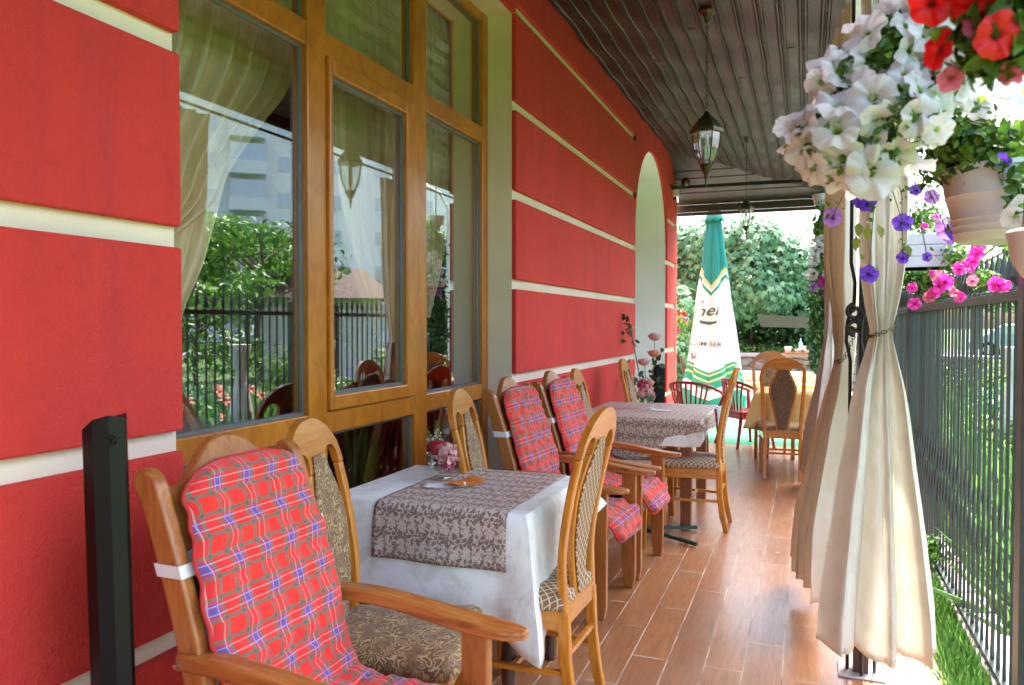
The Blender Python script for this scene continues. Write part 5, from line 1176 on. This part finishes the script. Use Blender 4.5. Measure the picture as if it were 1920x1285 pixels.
bush('leaning_bush', 'bush of pale leaves at the left, right behind the closed umbrella', (-2.25, 13.2, 0), [((0, 0, 1.0), .5, 1.2), ((.1, .1, 1.7), .45, 1), ((-.1, 0, .5), .5, 1)], LEAF_V, 1500, .10, 'bush', None, True, mapleleaf())
t = thing('garden_flowers', 'small red and yellow garden flowers between the wall corner and the umbrella', 'flowers', (-1.95, 12.4, 0))
MB().tube([(.1, 0, 0), (.15, 0, .5), (.08, 0, .9)], .025, 6).build('stem', BARK, t)
for k in range(12): flower(t, (random.uniform(-.1, .2), random.uniform(-.1, .1), random.uniform(1.15, 1.6)), (0, -1, .3), .035, (PR, PM, LEAF_Y)[k % 3], seed=k)
P, N_ = clump_pts((.05, 0, 1.35), .25, 260, 1.2, .2); scatter('foliage', LEAF_G, LEAFV, LEAFF, P, N_, np.full(260, .05), t)
m = M('grey_fieldstone', .85); x, y, z, o = m.obj(); vo = m.new('ShaderNodeTexVoronoi', feature='DISTANCE_TO_EDGE'); m.link(m.comb(x*3.0, y*3.0, z*7.0), vo.inputs['Vector']); vo.inputs['Scale'].default_value = 1.0
e_ = V(m.nt, vo.outputs['Distance']); n = m.noise(o, 5, 5); c = m.mix(n.step(.3, .7), (.20, .18, .16), (.36, .33, .29)); STONE = m.color(m.mix(e_.step(.02, .07), (.09, .08, .07), c)).bump(e_.step(0, .12) + n*.3, .6, .02).m
t = thing('stone_wall', 'low grey fieldstone retaining wall under the vine bush', 'stone wall', (-.5, 14.0, 0)); MB().box(-3.2, 3.2, 0, .35, -.1, .84).build('stonework', STONE, t, bevel=.01); MB().box(-3.25, 3.25, -.04, .40, .84, .90).build('coping', KERBM, t, bevel=.01)
t = thing('weathered_board', 'weathered grey green board canopy half hidden under the vine leaves', 'board', (-.40, 14.15, 1.36)); q = MB(); q.prism([(-.42, .22), (.44, .17), (.46, -.02), (-.34, .0)], 'y', -.02, .04); fixn(q.build('board', plain('weathered_green_board', (.07, .09, .055), .9), t))
t = thing('crockery_stack', 'white plates and cups on a wooden tray on top of the stone wall', 'crockery', (-.12, 13.95, .90))
q = MB(); q.box(-.24, .24, -.15, .15, 0, .03); q.build('tray', WOOD_B, t)
for x, r, h in ((-.17, .07, .09), (.0, .075, .05), (.13, .09, .10)): MB().lathe([(.0, .03), (r*.6, .03), (r, .03+h), (r*.95, .035+h), (.0, .05)], 16, (x, 0, 0), cap=False).build('dish', WHITE, t, smooth=50)
MB().lathe([(.03, .03), (.035, .18), (.012, .22), (.012, .27)], 12, (.03, .03, 0)).build('bottle', plain('pale_blue_glass', (.4, .6, .65), .2), t, smooth=50)
t = thing('garden_bench', 'low cream cushioned bench in front of the stone wall', 'bench', (-.85, 13.3, 0)); MB().box(-.7, 1.3, -.22, .22, .33, .45).build('seat', YELC, t, bevel=.03, segs=3); MB().box(-.65, 1.25, -.18, .18, .0, .33).build('base', WHITE, t); MB().box(-.7, 1.3, .18, .26, .45, .62).build('backrest', CREAM, t, bevel=.02)

# shrubs and tall stems beyond the fence
random.seed(5)
SH = [(1.9, 5.2, .8), (2.3, 6.6, .9), (1.7, 7.8, .75), (2.6, 9.0, 1.0), (1.9, 10.4, .9), (2.7, 12.0, 1.1), (3.4, 5.8, 1.0), (3.7, 7.6, 1.1), (2.0, 13.4, 1.0), (3.8, 10.0, 1.2), (1.55, 4.2, .5)]
LB = ['lowest shrub nearest the viewer behind the fence', 'leafy shrub behind the fence', 'bright shrub close behind the fence bars', 'rounded shrub deeper in the garden', 'shrub close behind the far half of the fence', 'tall shrub near the far fence post', 'large shrub in the second row of the garden', 'large shrub in the second row, middle', 'farthest shrub close to the fence', 'largest shrub deep in the garden', 'tiny shrub at the foot of the nearest fence bars']
for i, (x, y, s) in enumerate(SH):
    bush('garden_shrub', LB[i], (x, y, -.1), [((random.uniform(-.3, .3)*s, random.uniform(-.3, .3)*s, random.uniform(.25, .75)*s), .42*s, .9) for _ in range(5)], (LEAF_G, LEAF_V, LEAF)[i % 3], 1300, .075, 'shrub', 'shrubs behind the fence', surf=.35, stems=3)
t = thing('orange_lilies', 'clump of orange lilies growing tall behind the fence', 'lilies', (1.55, 5.9, -.1))
for k in range(14):
    x, y = random.uniform(-.3, .5), random.uniform(-1.0, 1.4); h = random.uniform(.5, .9); MB().tube([(x, y, 0), (x+.03, y, h*.5), (x+.02, y, h)], .004, 4).build('stem', STEM, t); flower(t, (x+.02, y, h), (-.8, -.3, .5), .05, CORAL, seed=k, star=.4)
for k, (x, y) in enumerate([(1.55, 6.35), (1.75, 8.1)]):
    t = thing('garden_baluster', ('nearer' if k == 0 else 'farther') + ' white stone baluster standing in the garden behind the fence', 'baluster', (x, y, -.1), 0, 'white balusters in the garden'); t.scale = (1.15, 1.15, 1.35)
    MB().lathe([(.0, 0), (.10, 0), (.10, .08), (.06, .12), (.075, .18), (.11, .34), (.10, .48), (.055, .66), (.045, .76), (.07, .80), (.07, .86), (.09, .9), (.09, .96), (.0, .96)], 20, cap=False).build('shaft', plain('white_stone', (.7, .72, .7), .6), t, smooth=40)

def tree(label, loc, h, cr, n, mat, seed, ls=.22, low=.45, group='street trees'):
    random.seed(seed); t = thing('tree', label, 'tree', loc, 0, group); MB().tube([(0, 0, -.1), (.05*cr, 0, h*.3), (0, .06*cr, h*.6), (0, 0, h*.9)], [h*.022, h*.018, h*.012, h*.004], 9).build('trunk', BARK, t, smooth=60)
    q = MB(); PP_, NN_ = [], []
    for k in range(15):
        a = random.random()*6.28; z = h*random.uniform(low, .92); d = cr*random.uniform(.35, .8)*(1-.4*(z/h-.5)); c_ = (d*math.cos(a), d*math.sin(a), z); q.tube([(0, 0, z*.78), (c_[0]*.6, c_[1]*.6, z*.92), c_], [h*.008, h*.005, h*.002], 5)
        P, N_ = clump_pts(c_, cr*random.uniform(.28, .42), n//15, .75, .3); PP_.append(P); NN_.append(N_)
    q.build('limb', BARK, t); P = np.concatenate(PP_); N_ = np.concatenate(NN_); scatter('crown', mat, LEAFV, LEAFF, P, N_ + rng.normal(size=N_.shape)*.5, rng.uniform(ls*.6, ls*1.2, len(P)), t); return t
tree('dark spreading tree across the road, mirrored in the left pane', (9.3, 16.2, 0), 4.2, 2.6, 2800, LEAF_G, 1, .22, .55)
tree('slim pale green tree mirrored in the right pane', (7.3, 22.5, 0), 5.2, 1.5, 2400, LEAF_G, 2, .22, .25)
tree('round tree near the road bend', (14.5, 22.0, 0), 5.0, 2.4, 2200, LEAF_V, 3, .25, .4)
tree('tree standing to the right of the fence far down the garden', (6.0, 34.0, 0), 7.0, 3.0, 2600, LEAF_G, 4, .32, .3)
tree('pale tree far beyond the garden', (11.5, 44.0, 0), 8.0, 3.6, 2400, LEAF_V, 5, .4, .3); tree('low broad tree in the middle of the lawn', (8.2, 12.8, 0), 2.6, 1.9, 2200, LEAF_G, 6, .17, .25)
# kiosk with brown tiled roof
t = thing('kiosk', 'small white kiosk with a brown tiled roof, across the garden', 'kiosk', (9.0, 18.3, 0), R(-35))
MB().box(-1.6, 1.6, -1.2, 1.2, -.1, 2.1).build('wall', WHITE, t); q = MB(); q.add([(-2, -1.6, 2.1), (2, -1.6, 2.1), (2, 1.6, 2.1), (-2, 1.6, 2.1), (-1.2, 0, 3.0), (1.2, 0, 3.0)], [(0, 1, 5, 4), (1, 2, 5), (2, 3, 4, 5), (3, 0, 4), (0, 3, 2, 1)]); q.build('roof', plain('brown_roof_tile', (.06, .035, .025), .8), t)
MB().box(-.5, .5, -1.23, -1.2, 0, 1.9).build('door', BROWN, t); # street lamp pole
t = thing('street_lamp', 'white lamp pole beyond the garden, mirrored in the right pane', 'street lamp', (4.9, 18.2, 0)); MB().tube([(0, 0, -.1), (0, 0, 4.4), (.1, -.3, 4.8), (.2, -.9, 4.9)], [.06, .045, .04, .03], 10).build('pole', WHITE, t, smooth=60); MB().box(.14, .28, -1.3, -.85, 4.84, 4.94).build('lamp_head', WHITE, t, bevel=.02)
# apartment block
t = thing('apartment_block', 'tall white apartment block with balconies, far behind the road and mirrored in the panes', 'apartment building', (42.0, 53.0, 0), R(-41))
MB().box(-20, 20, 0, 12, -.1, 34).build('wall', plain('white_render', (.86, .88, .88), .8), t); MB().box(-20.3, 20.3, -.3, 12.3, 34, 34.6).build('roof', KERBM, t)
wf = plain('window_glass_far', (.50, .57, .60), .15, Metallic=.4); w0 = None
for fl in range(10):
    for k, x in enumerate((-17, -12.6, -8.6, -4.2, 1.8, 5.6, 10.4, 15.6)):
        if w0 is None: f0 = MB().box(-.58, .58, -.06, .0, -.68, .68).build('window', WHITE, t); p0 = MB().box(-.48, .48, -.08, -.062, -.58, .58).build('pane', wf, f0); w0 = f0; o = f0
        else: o = w0.copy(); col.objects.link(o); o.parent = t; p_ = p0.copy(); col.objects.link(p_); p_.parent = o
        o.location = (x, 0, 3.0 + fl*3.1)
b0 = None
for fl in range(10):
    for x in (-14.8, -1.2, 8.0):
        if b0 is None: q = MB(); q.box(-1.5, 1.5, -1.2, 0, 0, .15); q.box(-1.5, 1.5, -1.2, -1.12, .15, 1.1); q.box(-1.5, -1.42, -1.12, 0, .15, 1.1); q.box(1.42, 1.5, -1.12, 0, .15, 1.1); b0 = q.build('balcony', plain('pale_balcony', (.78, .82, .83), .8), t); g0 = MB().box(-1.42, 1.42, -1.0, -.95, 1.1, 2.6).build('glazing', wf, b0); o = b0
        else: o = b0.copy(); col.objects.link(o); o.parent = t; p_ = g0.copy(); col.objects.link(p_); p_.parent = o
        o.location = (x, 0, 1.8 + fl*3.1)
t = thing('low_building', 'low white shop building beyond the road', 'building', (24.0, 47.0, 0), R(-27)); MB().box(-6, 6, 0, 6, -.1, 4.4).build('wall', WHITE, t); MB().box(-6.2, 6.2, -.3, 6.2, 4.4, 4.7).build('roof', KERBM, t)
for k in range(5): f = MB().box(-.8, .8, -.05, 0, 1.0, 2.8).build('window', wf, t); f.location = (-4.6+2.3*k, 0, 0)
# parked car
def car(loc, rz, label, c_):
    t = thing('parked_car', label, 'car', loc, R(rz)); q = MB(); pr_ = [(-2.1, .35), (-2.15, .75), (-2.0, .92), (-1.35, 1.0), (-.85, 1.42), (.75, 1.45), (1.35, 1.02), (2.0, .85), (2.15, .6), (2.12, .32)]
    vs = []
    for y, s in ((-.85, 1), (-.78, 1.0), (.78, 1.0), (.85, 1)): pass
    q.prism(pr_, 'y', -.83, .83); fixn(q.build('body', plain('silver_blue_paint', c_, .25, Coat_Weight=.5, Metallic=.3), t, bevel=.08, segs=3, smooth=60))
    for s in (-1, 1):
        q = MB(); q.prism([(-1.15, 1.02), (-.78, 1.36), (.66, 1.38), (1.1, 1.03)], 'y', s*.832, s*.845); fixn(q.build('side_window', wf, t))
        for x in (-1.3, 1.3): w_ = MB().tube([(x, s*.70, .33), (x, s*.87, .33)], .33, 20).build('tyre', BLACKM, t, smooth=40); MB().tube([(x, s*.86, .33), (x, s*.885, .33)], .19, 16).build('rim', STEEL, w_)
        MB().box(-2.17, -2.05, s*.55-.14, s*.55+.14, .68, .84).build('tail_light', REDP, t, bevel=.02); MB().box(2.05, 2.16, s*.55-.16, s*.55+.16, .58, .72).build('headlight', WHITE, t, bevel=.02)
    q = MB(); q.add([(-1.36, -.68, 1.03), (-1.36, .68, 1.03), (-.93, .6, 1.40), (-.93, -.6, 1.40)], [(0, 3, 2, 1)]); q.build('rear_window', wf, t, solid=.03); q = MB(); q.add([(1.34, -.68, 1.06), (1.34, .68, 1.06), (.86, .6, 1.42), (.86, -.6, 1.42)], [(0, 1, 2, 3)]); q.build('windscreen', wf, t, solid=.03)
    MB().box(-2.18, -2.12, -.24, .24, .52, .62).build('number_plate', WHITE, t); return t
car((17.6, 27.6, -.02), 128, 'silver blue parked car on the road, mirrored in the left pane', (.35, .42, .52)); car((9.0, 39.0, -.02), 150, 'pale blue parked car farther along the road, behind the fence', (.30, .36, .46))
